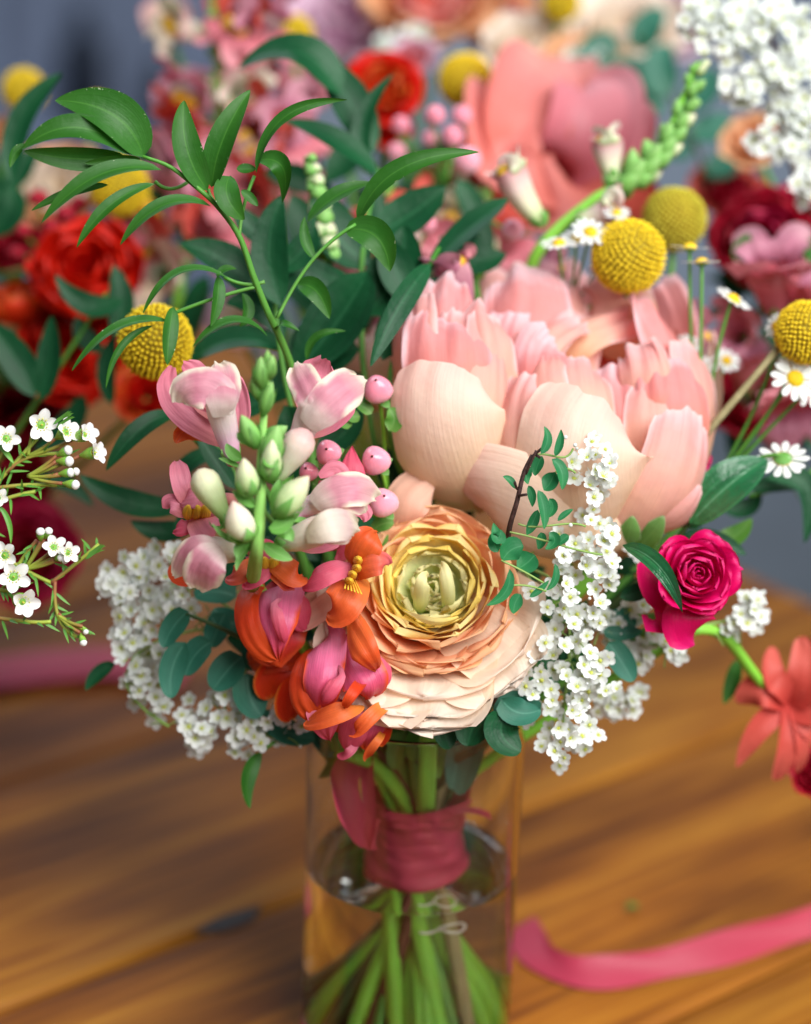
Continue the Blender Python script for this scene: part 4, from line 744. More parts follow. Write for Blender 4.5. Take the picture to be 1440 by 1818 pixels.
cp([(580, 880, .02), (590, 860, .0), (592, 848, .002), (582, 842, .006)], 26, (0, 0, -1), 'coral_rose', cup=.7)
cp([(352, 1000, .02), (340, 1020, .008), (325, 1020, .008), (315, 1000, .012)], 24, (0, .3, 1), 'orange_red')
tube('spike_stem', px([(600, 1330, .05), (580, 1200, .05), (560, 1080, .045), (520, 950, .035), (450, 840, .03)]), [M(13), M(12), M(11), M(9), M(6)], MT['green_stem'], cs)
bouquet_stem(cs, P(600, 1330, .05), .0030, MT['bright_stem'], -60, .034, boff=(-.003, -.01))

# --- magenta spray rose
rs_ = root('spray_rose', 'bright magenta spray rose beside the peony over white blossom', 'flower', P(1225, 1060, .03), BQ)
c = P(1240, 1018, .006); ax = Vd(.16, .22, .95); q = M(.84, .01)
rings(rs_, c, ax, [
    (2, 9*q, 4*q, 50*q, 14*q, 'rose_magenta', dict(curl=-.5, cup=1.3)), (3, 17*q, 6*q, 52*q, 20*q, 'rose_magenta', dict(curl=-.3, cup=1.1)), (3, 26*q, 8*q, 56*q, 30*q, 'rose_magenta', dict(curl=-.12, cup=1.1)),
    (3, 36*q, 10*q, 60*q, 40*q, 'rose_magenta', dict(curl=-.05, cup=1.0)), (4, 47*q, 10*q, 62*q, 46*q, 'rose_magenta', dict(curl=.05, cup=.9)), (4, 58*q, 6*q, 64*q, 52*q, 'rose_magenta', dict(curl=.1, cup=.8)),
    (5, 70*q, -2*q, 66*q, 54*q, 'rose_magenta', dict(curl=.14, cup=.7, ruffle=.1)), (5, 82*q, -16*q, 68*q, 58*q, 'rose_magenta', dict(curl=.14, cup=.6, ruffle=.1))], seed=8)
def rq(pts, hw, N, **k): petal(rs_, pts, hw, N, 'rose_magenta', **{**dict(prof='blunt', frill=.03, cup=-.5, ruffle=.08, crumple=.03, nu=12, nv=14), **k})
rq([(1220, 1050, .03), (1175, 1050, .02), (1162, 1030, .022), (1150, 992, .03)], 40, (.5, 0, 1), cup=.4)
rq([(1235, 1050, .028), (1225, 1100, .01), (1225, 1118, .012), (1232, 1138, .02)], 50, (0, .3, 1))
rq([(1215, 1060, .03), (1185, 1085, .02), (1170, 1095, .02), (1158, 1100, .026)], 40, (.3, .3, 1))
for a in (-1, 0, 1): petal(rs_, [(1225, 1075, .036), (1200 + 30*a, 1095, .03), (1180 + 50*a, 1090, .034)], 9, (0, .3, 1), 'sepal_green', name='sepal', prof='leaf')
bouquet_stem(rs_, P(1222, 1075, .04), .0018, MT['green_stem'], 200, .036)
rs2 = root('spray_rose', 'magenta spray rose mostly hidden behind the peony', 'flower', P(1255, 810, .07), BQ)
rings(rs2, P(1240, 805, .075), Vd(.5, .2, .8), [(3, 14*q, 4*q, 40*q, 16*q, 'rose_magenta', dict(cup=1.1)), (4, 28*q, 3*q, 42*q, 26*q, 'rose_magenta', dict(cup=.8)), (5, 42*q, -4*q, 44*q, 34*q, 'rose_magenta', dict(cup=.7))], seed=9)
bouquet_stem(rs2, P(1232, 812, .09), .0016, MT['green_stem'], 215, .03)

# --- hypericum berries
hy = root('hypericum_sprig', 'sprig of pink hypericum berries between the snapdragon and the peony', 'berry sprig', P(690, 900, .03), BQ)
for (x, y, r, dz, ax_) in ((671, 692, 27, .018, (-.1, .5, .8)), (583, 803, 23, .004, (-.1, .2, 1)), (667, 818, 27, .008, (-.2, .25, 1)), (681, 893, 27, .008, (.05, .4, .9)), (548, 838, 18, .012, (-.2, .3, .9))):
    c = P(x, y, dz); a = Vd(*ax_); b = pod('berry', c - a*M(r), c + a*M(r*1.12), M(r), MT['berry_pink'], hy, n=20, lobes=3, lobe_amp=.06); pod('berry_tip', c + a*M(r*1.06), c + a*M(r*1.24), M(2.6), MT['berry_tip'], b, n=6)
    for k in range(4):
        d = rad(90 * k + 30); o = Vd(math.cos(d), math.sin(d) * .6, 0); blade('sepal', [c - a*M(r*1.05), c - a*M(r*.9) + o*M(15), c - a*M(r*.8) + o*M(28)], M(9), a, MT['sepal_green'], b, prof='leaf', nu=4, nv=6)
    tube('stalk', [c - a*M(r), c - a*M(r*2) + (P(690, 930, .05) - c) * .3, P(690, 930, .05)], .0010, MT['bright_stem'], hy, n=6)
for (b, m, t, hw) in (((690, 765), (700, 745), (690, 725), 17), ((625, 755), (612, 748), (602, 738), 14), ((640, 740), (625, 738), (618, 722), 13), ((660, 735), (645, 722), (632, 718), 12), ((600, 830), (590, 845), (568, 852), 13), ((700, 930), (680, 930), (660, 945), 15), ((690, 950), (668, 965), (655, 985), 15)):
    leaf(hy, b, m, t, hw, .02, 'pale_leaf', N=(0, .4, 1), prof='round')
bouquet_stem(hy, P(690, 930, .05), .0016, MT['brown_stem'], 255, .032, boff=(.0, .004))

# --- white spirea sprays
def z2(x, y, s, ox, oy): return (ox + x / s, oy + y / s)
sr = root('spirea_spray', 'drooping spray of tiny white blossoms hanging below the peony', 'blossom spray', P(930, 1000, .02), 'white blossom sprays in the bouquet')
pts_r = [z2(x, y, 2.84, 840, 740) for (x, y) in ((575, 205), (620, 265), (590, 345), (690, 235), (610, 405), (600, 125), (655, 300), (595, 520), (660, 625), (700, 740), (570, 750), (620, 870), (515, 640), (455, 700), (390, 855), (470, 840), (490, 910), (375, 960), (605, 990), (510, 1045), (640, 1040), (575, 1105), (590, 1190), (640, 1230), (595, 1290), (525, 1360), (640, 1300), (365, 1140), (460, 1155), (345, 1330), (265, 1360), (210, 1490), (400, 1430), (530, 1500), (550, 1430), (430, 1570), (490, 1620), (550, 1610), (410, 1685), (460, 1720), (330, 1210), (620, 690), (700, 590), (640, 800), (640, 940), (560, 1250), (500, 1480), (440, 1640), (300, 1400))]
def dz_r(x, y): return -.012 + (y - 780) / 560 * .022 + max(0, 950 - x) / 60 * .012
spirea_blossoms(sr, pts_r, dz_r, 18, (0, .3, 1), .6, 2, djit=.016, jit=18)
sr2 = root('spirea_spray', 'white blossom spray tucked under the magenta rose', 'blossom spray', P(1120, 1120, .04), 'white blossom sprays in the bouquet')
spirea_blossoms(sr2, [z2(x, y, 2.483, 860, 720) for (x, y) in ((530, 930), (590, 960), (640, 1010), (700, 1020), (740, 1000), (800, 1040), (860, 1060), (710, 1110), (680, 1140), (640, 900), (700, 880), (560, 1000), (620, 1080), (820, 1080), (640, 640), (680, 650))], .045, 19.5, (.2, .2, 1), .6, 2)
spirea_blossoms(sr2, [z2(x, y, 2.483, 860, 720) for (x, y) in ((1130, 920), (1190, 900), (1205, 860), (1160, 960), (1100, 960), (1215, 930), (570, 1290), (620, 1300), (540, 1330), (510, 1280), (590, 1340), (650, 1300), (500, 1350), (480, 1250))], .06, 19.5, (.2, .2, 1), .7, 2)
sl = root('spirea_spray', 'white blossom spray arching down on the snapdragon side over the table', 'blossom spray', P(430, 1120, .05), 'white blossom sprays in the bouquet')
pts_l = [z2(x, y, 3.43, 160, 920) for (x, y) in ((280, 290), (190, 480), (470, 470), (460, 360), (330, 240), (420, 290), (140, 400), (250, 560), (330, 640), (380, 680), (340, 740), (280, 900), (220, 860), (310, 960), (300, 1050), (420, 830), (460, 870), (560, 1200), (710, 1160), (680, 1280), (780, 1220), (640, 1340), (955, 1290), (1040, 1370), (900, 1340), (1205, 1235), (1150, 1200), (1290, 1270), (820, 1080), (400, 1090), (450, 1150), (500, 560), (560, 470), (380, 560), (180, 600), (210, 700), (190, 790), (240, 450), (100, 420), (520, 210), (1080, 1240), (360, 440), (300, 360), (200, 330), (420, 560), (260, 760), (360, 1010), (980, 1240), (1000, 1330), (740, 1300), (600, 1270))]
spirea_blossoms(sl, pts_l, lambda x, y: .046 - max(0, (x - 330)) / 220 * .01, 19.5, (-.3, .25, 1), .65, 2, djit=.016, jit=16)
for rt_, lines in ((sr, [[(930, 1010, .035), (985, 900, .02), (1030, 800, .012)], [(930, 1010, .035), (1000, 1060, .018), (1010, 1180, .02), (990, 1330, .03)], [(930, 1010, .035), (960, 1100, .03), (930, 1220, .04)]]),
                   (sr2, [[(1020, 1100, .05), (1100, 1130, .052), (1200, 1150, .056)], [(1020, 1100, .05), (1040, 1200, .062), (1090, 1250, .068)], [(1150, 1110, .06), (1250, 1110, .066), (1330, 1090, .068)]]),
                   (sl, [[(480, 1150, .055), (380, 1060, .055), (280, 1010, .055)], [(480, 1150, .055), (340, 1120, .056), (230, 1180, .055), (300, 1290, .05)], [(480, 1150, .055), (400, 1270, .05), (520, 1310, .046)]])):
    for l in lines: tube('twig', px(l), .0008, MT['pale_stem'], rt_, n=5)
    for k in range(46 if rt_ is not sr2 else 26):
        l = random.choice(lines); s0 = A3(spline(px(l), [random.uniform(.2, 1)])[0]); tg = s0 + Vd(random.uniform(-1, 1), random.uniform(-1, 1), random.uniform(-.3, .9)) * random.uniform(.006, .014)
        tube('stalk', [s0, (s0 + tg) / 2 + A3((0, 0, .001)), tg], .0004, MT['pale_stem'], rt_, n=4, ns=3)
        if k % 3 == 0: inst('blossom_bud', BUDM, tg, tg - s0, rt_, None, M(14))
bouquet_stem(sr, P(930, 1010, .038), .0022, MT['tan_stem'], -38, .036, boff=(.008, -.006))
bouquet_stem(sr2, P(1020, 1100, .052), .0018, MT['brown_stem'], 240, .038)
bouquet_stem(sl, P(480, 1150, .058), .0020, MT['brown_stem'], -120, .030, boff=(.002, -.012))
# brown twig with small leaves, part of the drooping spray
tube('brown_twig', px([(900, 975, .0), (905, 935, -.014), (918, 890, -.020), (930, 840, -.022), (945, 808, -.024)]), [M(5.5), M(5), M(4.5), M(4), M(3.5)], MT['twig_bark'], sr, n=7, ns=18)
for (a, b) in (((933, 842), (952, 800)), ((945, 810), (962, 796)), ((950, 806), (958, 812)), ((922, 880), (935, 878)), ((918, 868), (914, 856))): tube('twig_spur', px([(a[0], a[1], -.022), (b[0], b[1], -.026)]), M(2.6), MT['twig_bark'], sr, n=5, ns=3)
tl = [((960, 806), (972, 780), (966, 757), 9), ((985, 810), (994, 790), (996, 762), 8), ((945, 830), (935, 840), (938, 860), 10), ((963, 810), (955, 825), (950, 845), 12), ((980, 815), (995, 832), (998, 870), 12), ((985, 838), (975, 860), (965, 870), 17), ((915, 868), (905, 852), (893, 846), 7), ((938, 862), (945, 880), (945, 900), 8), ((955, 870), (965, 900), (966, 940), 11), ((975, 885), (982, 900), (970, 920), 10), ((955, 905), (945, 930), (935, 950), 10),
      ((990, 925), (1005, 912), (1018, 904), 6), ((890, 940), (885, 955), (876, 928), 14), ((885, 980), (878, 965), (884, 940), 12), ((930, 970), (910, 975), (892, 995), 22), ((950, 985), (935, 1000), (918, 1010), 24), ((905, 1010), (898, 1050), (863, 1075), 10), ((1010, 950), (1000, 958), (990, 968), 9), ((985, 1000), (985, 1030), (970, 1048), 7), ((960, 945), (962, 960), (955, 975), 10), ((925, 1055), (915, 1070), (912, 1090), 13), ((975, 945), (985, 960), (968, 975), 12), ((940, 1060), (955, 1050), (975, 1030), 6)]
for i, (b, m, t, hw) in enumerate(tl): leaf(sr, b, m, t, hw, -.026 + (i % 4) * .004, 'twig_leaf', N=(.3 * (-1) ** i, .3, 1), cup=.4)
for l in ([(945, 812), (975, 808), (1000, 812), (1018, 796)], [(985, 840), (1005, 832), (1022, 840)], [(920, 930), (960, 935), (1010, 930), (1040, 935)], [(905, 945), (960, 958), (1020, 975), (1070, 985)], [(890, 995), (930, 1015), (965, 1035)], [(905, 1040), (935, 1040), (970, 1050)]): tube('stalk', px([(x, y, -.018) for (x, y) in l]), .0005, MT['pale_stem'], sr, n=5)
for (x, y) in ((1003, 779), (1020, 793), (1012, 935)): inst('blossom_bud', BUDM, P(x, y, -.020), Vd(.2, .6, .6), sr, None, M(16))
# --- blue green leaves (left and right) belong to leafy twigs
def leafy(name, label, stem_px, leaves, mat, smat, foot, rstem=.0013, cat='foliage', group='leaf sprigs in the bouquet', dN=(0, .35, 1), bq=True, **kw):
    rt_ = root(name, label, cat, P(*stem_px[0]), group)
    tube('stem', px(stem_px), [rstem, rstem * .9, rstem * .6], MT[smat], rt_, n=6)
    for i, L_ in enumerate(leaves):
        b, m, t, hw, d = L_[:5]; leaf(rt_, b, m, t, hw, d, L_[5] if len(L_) > 5 else mat, N=L_[6] if len(L_) > 6 else (dN[0] + .25 * math.sin(i * 2.1), dN[1], dN[2]), **kw)
    if foot is not None: bouquet_stem(rt_, P(*stem_px[0]), rstem * 1.6, MT[smat], foot)
    return rt_
leafy('leafy_twig', 'twig of rounded blue green leaves beside the white blossom and coral petals', [(520, 1200, .045), (440, 1140, .035), (330, 1090, .03)],
      [((335, 1085), (310, 1110), (290, 1150), 22, .03), ((330, 1140), (305, 1190), (305, 1240), 24, .03), ((375, 1140), (345, 1165), (330, 1200), 26, .032), ((430, 1165), (400, 1195), (378, 1225), 30, .034), ((440, 1195), (445, 1240), (465, 1272), 32, .036), ((400, 1090), (385, 1120), (375, 1150), 24, .04), ((430, 1110), (400, 1100), (380, 1080), 22, .042), ((420, 1060), (380, 1050), (345, 1060), 24, .044), ((480, 1130), (455, 1160), (440, 1190), 26, .045), ((470, 1260), (510, 1300), (560, 1310), 24, .046), ((500, 1090), (460, 1080), (420, 1090), 28, .05), ((560, 1290), (580, 1320), (600, 1340), 20, .05)],
      'blue_leaf', 'dark_stem', 225, prof='round')
leafy('leafy_twig', 'twig of rounded dark leaves under the ranunculus over the vase rim', [(840, 1330, .05), (900, 1290, .045), (960, 1240, .045)],
      [((860, 1260), (840, 1290), (830, 1325), 32, .010, 'shaded_leaf'), ((900, 1265), (890, 1300), (925, 1335), 34, .006, 'shaded_leaf'), ((890, 1240), (920, 1265), (960, 1260), 26, .006), ((960, 1270), (910, 1250), (880, 1270), 24, .012), ((800, 1260), (790, 1290), (800, 1330), 26, .016, 'shaded_leaf'), ((940, 1110), (960, 1100), (990, 1085), 22, .036, 'shaded_leaf'), ((1080, 1140), (1100, 1170), (1125, 1210), 24, .034), ((1070, 1120), (1100, 1125), (1140, 1120), 14, .04), ((1130, 1110), (1110, 1100), (1095, 1080), 26, .045), ((965, 1160), (975, 1185), (985, 1205), 16, .03, 'twig_leaf'), ((760, 1290), (740, 1320), (735, 1350), 22, .05, 'pale_leaf'), ((790, 1300), (770, 1340), (780, 1380), 22, .055, 'pale_leaf'), ((720, 1300), (705, 1330), (700, 1365), 18, .055, 'pale_leaf'), ((810, 1290), (812, 1340), (800, 1400), 24, .06), ((850, 1300), (830, 1350), (815, 1410), 26, .06)],
      'blue_leaf', 'dark_stem', 130, prof='round')
leafy('glossy_leaf_sprig', 'broad glossy dark green leaf beside the peony above the magenta rose', [(1180, 990, .05), (1215, 940, .045), (1240, 910, .04)],
      [((1225, 930), (1290, 865), (1362, 815), 46, (.04, .036, .045), 'glossy_leaf', (-.3, .6, 1)), ((1215, 940), (1230, 900), (1262, 850), 36, .05, 'glossy_leaf'), ((1105, 968), (1175, 1010), (1212, 1088), 17, (.006, -.012, -.014), 'glossy_leaf', (-.6, .5, .6)), ((1210, 950), (1270, 960), (1325, 985), 18, .06), ((1100, 1060), (1135, 1050), (1165, 1030), 16, .03), ((1260, 960), (1300, 955), (1335, 920), 20, .07, 'pale_leaf')],
      'shaded_leaf', 'dark_stem', 160)
# --- ruscus sprigs
ru = root('ruscus_sprig', 'long arching green ruscus sprig with narrow leaves rising above the snapdragon', 'foliage', P(545, 760, .05), 'leaf sprigs in the bouquet')
tube('stem', px([(540, 740, .045), (520, 660, .03), (500, 605, .018), (476, 555, .008), (450, 490, .0), (425, 420, -.006), (385, 365, -.012), (340, 325, -.016), (300, 295, -.02), (252, 277, -.022)]), [M(9), M(8), M(7), M(6.5), M(6), M(5.5), M(5), M(4.5), M(4), M(3)], MT['green_stem'], ru, n=8, ns=40)
for l in ([(425, 422), (432, 370), (452, 312)], [(470, 500), (440, 505), (398, 492)], [(460, 508), (380, 530), (300, 560)], [(492, 565), (520, 512), (560, 456), (632, 398)], [(385, 362), (372, 345), (370, 335)], [(335, 322), (300, 335), (275, 322)]): tube('side_stem', px([(x, y, .002) for (x, y) in l]), M(3.4), MT['green_stem'], ru, n=6)
HL = [((255, 279), (212, 212), (97, 178), 42, (-.022, -.03, -.028), (.1, .3, 1)), ((238, 276), (128, 226), (38, 266), 25, (-.024, -.036, -.034), (.1, .35, 1)), ((225, 280), (140, 282), (42, 268), 22, (-.018, -.024, -.028), (0, -.2, 1)), ((250, 282), (200, 285), (150, 290), 10, (-.02, -.024, -.026), (0, -.3, 1)), ((50, 258), (30, 268), (18, 298), 9, (-.03, -.03, -.03), (.5, .5, .6)),
      ((288, 302), (188, 306), (72, 398), 20, (-.02, -.03, -.03), (.1, .6, .8)), ((192, 328), (120, 344), (56, 374), 10, (-.01, -.012, -.012), (0, .3, 1)), ((276, 326), (198, 362), (136, 440), 13, (-.018, -.026, -.026), (.3, .6, .8)), ((374, 366), (296, 362), (213, 436), 17, (-.012, -.022, -.022), (.1, .7, .7)),
      ((369, 338), (333, 268), (327, 178), 27, (-.012, -.02, -.016), (.2, .1, 1)), ((376, 332), (392, 258), (444, 160), 27, (-.012, -.02, -.016), (-.2, .1, 1)), ((408, 312), (404, 350), (434, 390), 24, (-.012, -.018, -.014), (.1, .1, 1)), ((428, 338), (445, 352), (458, 366), 9, (-.004, -.004, -.004), (0, .3, 1)),
      ((455, 306), (500, 212), (618, 177), 12, (-.004, -.012, -.012), (-.7, -.3, .6)), ((455, 284), (498, 292), (501, 362), 20, (-.002, -.006, .0), (-.5, .3, .8)), ((420, 300), (440, 300), (455, 300), 10, (0, 0, 0), (0, .3, 1)),
      ((402, 492), (322, 482), (254, 556), 12, (-.002, -.012, -.012), (.1, .8, .6)), ((388, 490), (386, 530), (374, 580), 14, (.002, -.002, -.002), (.6, .2, .7)), ((302, 572), (218, 578), (128, 658), 14, (.0, -.012, -.012), (.1, .8, .6)), ((308, 545), (300, 598), (297, 648), 16, (0, -.006, -.006), (.5, .3, .8)), ((272, 578), (218, 612), (188, 690), 7, (0, -.006, -.006), (.5, .4, .7)),
      ((474, 596), (415, 570), (342, 616), 14, (.01, 0, 0), (.1, .8, .6)), ((634, 396), (692, 312), (852, 270), 19, (.004, -.006, -.004), (-.3, .1, 1)), ((612, 408), (668, 420), (692, 482), 30, (.004, -.002, 0), (-.2, .2, 1)), ((560, 460), (543, 430), (541, 384), 11, (.01, .01, .01), (.3, .2, 1)), ((545, 395), (600, 346), (668, 324), 17, (.014, .01, .014), (0, .6, .8)), ((528, 505), (556, 512), (585, 566), 20, (.014, .01, .01), (-.2, .2, 1)),
      ((492, 590), (500, 575), (532, 588), 9, (.014, .008, .008), (0, .6, .7)), ((545, 640), (560, 600), (615, 588), 8, (.03, .026, .026), (0, .3, 1)), ((385, 492), (400, 478), (420, 478), 8, (0, 0, 0), (0, .5, .8)), ((430, 520), (440, 555), (425, 580), 12, (.012, .01, .01), (.5, .2, .8))]
for (b, m, t, hw, d, N) in HL: leaf(ru, b, m, t, hw, d, 'ruscus_leaf', N=N, cup=.45, fold=.1, nu=8, nv=20)
bouquet_stem(ru, P(540, 740, .045), .0022, MT['green_stem'], -20, .03, via=P(610, 1100, .06), boff=(0, .006))
leafy('ruscus_sprig', 'dark ruscus sprig with broad glossy leaves behind the long arching sprig', [(690, 900, .07), (640, 560, .075), (672, 300, .11)],
      [((606, 172), (530, 92), (424, 122), 42, (.12, .115, .12), 'shaded_leaf', (0, .7, .8)), ((662, 272), (618, 176), (574, 98), 38, (.12, .125, .13), 'shaded_leaf'), ((672, 312), (590, 248), (500, 214), 30, .10, 'shaded_leaf', (.2, .7, .7)), ((664, 318), (640, 240), (700, 130), 18, .11), ((660, 470), (600, 420), (570, 330), 46, .085), ((655, 480), (600, 570), (515, 672), 56, .06), ((650, 560), (700, 490), (720, 400), 50, .075), ((640, 620), (560, 640), (470, 720), 46, .07), ((670, 700), (600, 700), (540, 740), 40, .075), ((660, 420), (730, 380), (790, 330), 40, .09), ((650, 520), (560, 500), (500, 430), 40, .08), ((680, 640), (700, 580), (745, 500), 30, .05)],
      'shaded_leaf', 'green_stem', 100, .0018)
leafy('ruscus_sprig', 'dark ruscus sprig whose leaf lies against the shoulder of the peony', [(720, 860, .06), (690, 700, .05), (780, 440, .07)],
      [((765, 468), (712, 540), (657, 652), 22, (.04, .022, .012), 'shaded_leaf', (.4, .3, 1)), ((760, 480), (840, 400), (902, 352), 30, (.07, .07, .08), 'shaded_leaf', (0, .8, .6)), ((770, 450), (810, 440), (850, 400), 20, .08), ((740, 540), (700, 470), (690, 420), 34, .07), ((740, 500), (790, 540), (780, 600), 34, .075), ((780, 420), (850, 460), (900, 450), 34, .1)],
      'shaded_leaf', 'green_stem', 110, .0015)
leafy('ruscus_sprig', 'dark ruscus sprig with upright narrow leaves beneath the arching sprig', [(560, 850, .06), (500, 640, .055), (490, 380, .06)],
      [((500, 545), (478, 440), (502, 346), 34, .05), ((492, 560), (410, 470), (318, 432), 36, .07), ((510, 625), (420, 602), (326, 652), 32, .06, 'shaded_leaf', (0, .7, .7)), ((505, 600), (450, 540), (400, 540), 26, .065), ((495, 480), (540, 440), (560, 400), 26, .07), ((520, 640), (560, 590), (600, 560), 30, .065), ((480, 700), (430, 720), (400, 700), 26, .06), ((500, 430), (440, 400), (420, 360), 24, .08), ((505, 720), (520, 770), (500, 820), 30, .05), ((560, 800), (610, 770), (640, 720), 28, .055)],
      'shaded_leaf', 'green_stem', 60, .0015)
leafy('ruscus_sprig', 'dark narrow leaves trailing out from behind the pink and white snapdragon', [(520, 960, .055), (420, 860, .045), (310, 740, .04)],
      [((312, 735), (258, 755), (188, 836), 19, (.04, .03, .03), 'shaded_leaf', (.3, .5, .8)), ((420, 870), (370, 800), (350, 770), 18, .04), ((330, 900), (240, 895), (140, 842), 24, .07), ((345, 930), (290, 945), (232, 925), 20, .07), ((420, 880), (350, 910), (310, 950), 26, .05), ((400, 800), (330, 830), (310, 880), 18, .06), ((470, 960), (420, 1000), (380, 1060), 36, .05), ((500, 980), (470, 1040), (430, 1080), 36, .05), ((560, 900), (520, 860), (500, 800), 34, .05), ((600, 900), (620, 860), (620, 800), 34, .055)],
      'shaded_leaf', 'green_stem', 40, .0015)
leafy('ruscus_sprig', 'slim green leaves hanging down past the white blossom towards the table', [(560, 1280, .06), (500, 1310, .05), (470, 1330, .045)],
      [((465, 1335), (440, 1380), (444, 1436), 16, (.045, .04, .04), 'ruscus_leaf', (.6, .2, .8)), ((205, 1178), (175, 1195), (152, 1226), 13, .055, 'shaded_leaf'), ((560, 1320), (600, 1345), (570, 1380), 20, .06, 'pale_leaf'), ((540, 1290), (500, 1300), (470, 1290), 20, .055)],
      'shaded_leaf', 'green_stem', 20, .0013)
# filler leaves deep inside the bouquet
fl = root('ruscus_sprig', 'dense dark leaves in the shaded heart of the bouquet', 'foliage', P(740, 1150, .085), 'leaf sprigs in the bouquet')
tube('stem', px([(740, 1330, .06), (745, 1150, .085), (760, 900, .09)]), .0018, MT['green_stem'], fl)
for k in range(70):
    x, y = random.uniform(430, 1130), random.uniform(840, 1290)
    if (x - 760) ** 2 / 360 ** 2 + (y - 1050) ** 2 / 250 ** 2 > 1: continue
    a = random.uniform(0, 6.28); l = random.uniform(45, 80); d = random.uniform(.055, .09)
    leaf(fl, (x - l*math.cos(a), y - l*math.sin(a)), (x, y - 8), (x + l*math.cos(a), y + l*math.sin(a)), random.uniform(18, 34), d, random.choice(['shaded_leaf', 'shaded_leaf', 'twig_leaf']), N=(random.uniform(-.6, .6), random.uniform(0, .8), 1))
bouquet_stem(fl, P(740, 1330, .06), .0024, MT['dark_stem'], 190, .034)
for rt_, hd, m_, ft, fr, r_ in ((ru, (560, 900, .07), 'bright_stem', -80, .040, .0016), (sl, (480, 1150, .06), 'bright_stem', -100, .026, .0018), (hy, (690, 930, .052), 'bright_stem', -72, .041, .0020), (fl, (700, 1200, .08), 'bright_stem', -130, .041, .0026), (fl, (760, 1200, .08), 'green_stem', -52, .041, .0022), (fl, (820, 1200, .08), 'bright_stem', -26, .042, .0030), (fl, (640, 1200, .08), 'dark_stem', -150, .042, .0026), (fl, (660, 1250, .07), 'green_stem', -112, .042, .0018), (sr, (930, 1010, .045), 'green_stem', -62, .030, .0016), (rn, (770, 1100, .05), 'bright_stem', -88, .028, .0020), (fl, (600, 1200, .08), 'bright_stem', -165, .042, .0030)): bouquet_stem(rt_, P(*hd), r_, MT[m_], ft, fr)
# --- other stems seen in the water get their flower: craspedia, snapdragon buds at the back right
craspedia(1116, 455, .08, 65, 'bright yellow globe flower touching the top of the peony', foot=80, via=P(1120, 800, .16), axis=(0, .75, .6), group=None)
craspedia(1197, 389, .15, 56, 'dull yellow globe flower behind the bright one above the peony', foot=95, via=P(1150, 800, .18), axis=(0, .9, .3), dull=True, group=None)
craspedia(1432, 590, .05, 56, 'yellow globe flower on a long slanting stalk among white daisies', foot=150, axis=(.8, .4, .3), smat='tan_stem', group=None)
craspedia(276, 607, .055, 66, 'yellow globe flower crossed by narrow ruscus leaves', foot=30, axis=(-.3, .5, .75), group=None)
# daisies
dz_ = root('feverfew_sprig', 'white daisies with yellow centres on long thin stalks over the broad glossy leaf', 'flower', P(1260, 880, .08), BQ)
hb = P(1240, 900, .085)
daisy_heads(dz_, [(1225, 440, .075, 38, (.05, 1, .12)), (1246, 466, .07, 36, (0, 1, .05)), (1302, 531, .07, 38, (.45, .7, .35)), (1412, 672, .05, 46, (.2, .35, .9)), (1438, 690, .055, 40, (.3, .3, .8)), (1390, 815, .045, 48, (.1, -.55, -.55)), (1378, 578, .06, 26, (-.6, .3, .5)), (1222, 612, .09, 26, (0, .5, .6)), (1290, 640, .10, 26, (.2, .4, .8)), (1404, 655, .062, 30, (-.1, .6, .7)), (1245, 655, .085, 30, (-.2, .5, .7))], hb)
bouquet_stem(dz_, hb, .0018, MT['green_stem'], 175, .03)
dz2 = root('feverfew_sprig', 'small white daisies just above the peony beside the bright yellow globe', 'flower', P(1000, 520, .08), BQ)
daisy_heads(dz2, [(992, 432, .075, 34, (-.1, .8, .4)), (1048, 412, .075, 36, (.1, .6, .7)), (1024, 424, .08, 32, (0, .7, .5)), (1075, 505, .125, 24, (.2, .7, .5)), (1095, 378, .095, 26, (0, .7, .5))], P(1010, 560, .12), .0007)
bouquet_stem(dz2, P(1010, 560, .12), .0014, MT['green_stem'], 100, .03)
# snapdragon behind right: pale buds and a green tip
s2 = root('snapdragon', 'snapdragon spike with lime green tip and pale striped buds behind the peony', 'flower', P(930, 500, .12), BQ)
stp2 = px([(930, 520, .13), (960, 440, .12), (1060, 350, .12), (1150, 300, .12), (1240, 110, .11)])
tube('spike_stem', stp2, [M(13), M(12), M(10), M(8), M(4)], MT['bright_stem'], s2)
for k in range(40):
    t = k / 39; c = A3(spline(stp2[2:], [min(1, .12 + .86*t)])[0]); a = k * 2.4; o = Vd(math.cos(a), math.sin(a) * .5, math.sin(a + 1)); up = unit(stp2[-1] - stp2[-2]); s_ = 1 - .55 * t
    bud(s2, c + o * M(5), c + o * M(44) * s_ + up * M(40) * s_, M(21) * s_, random.choice(['bud_green', 'bud_green', 'bud_pale']), sepals=3)
for (b, m, r, D_) in (((965, 400, .11), (905, 300, .105), 34, (.4, .4, .8)), ((1090, 320, .12), (1078, 250, .12), 30, (0, .4, .9)), ((1020, 395, .11), (1085, 372, .105), 34, (0, .8, .5))):
    floret(s2, P(*b), P(*m), Vd(*D_), M(r, .1), ('blush_bud', 'bud_blush', 'blush_bud', 'snap_palate'), lobe=.7, openness=.1, seed=int(r + b[0]))
bouquet_stem(s2, P(930, 520, .13), .0026, MT['bright_stem'], 300, .040, boff=(-.006, .01))
s3 = root('snapdragon', 'dusky pink snapdragon florets peeping out behind the peony by the ruscus leaf', 'flower', P(810, 560, .09), BQ)
floret(s3, P(828, 560, .085), P(800, 470, .075), Vd(-.5, .2, .8), M(34, .08), ('mauve_petal', 'mauve_petal', 'rose_pink', 'snap_palate'), lobe=.9, openness=.2, seed=31)
floret(s3, P(800, 540, .1), P(775, 510, .09), Vd(-.5, .2, .8), M(22, .08), ('snap_palate', 'mauve_petal', 'rose_pink', 'snap_palate'), lobe=.7, openness=.2, seed=32)
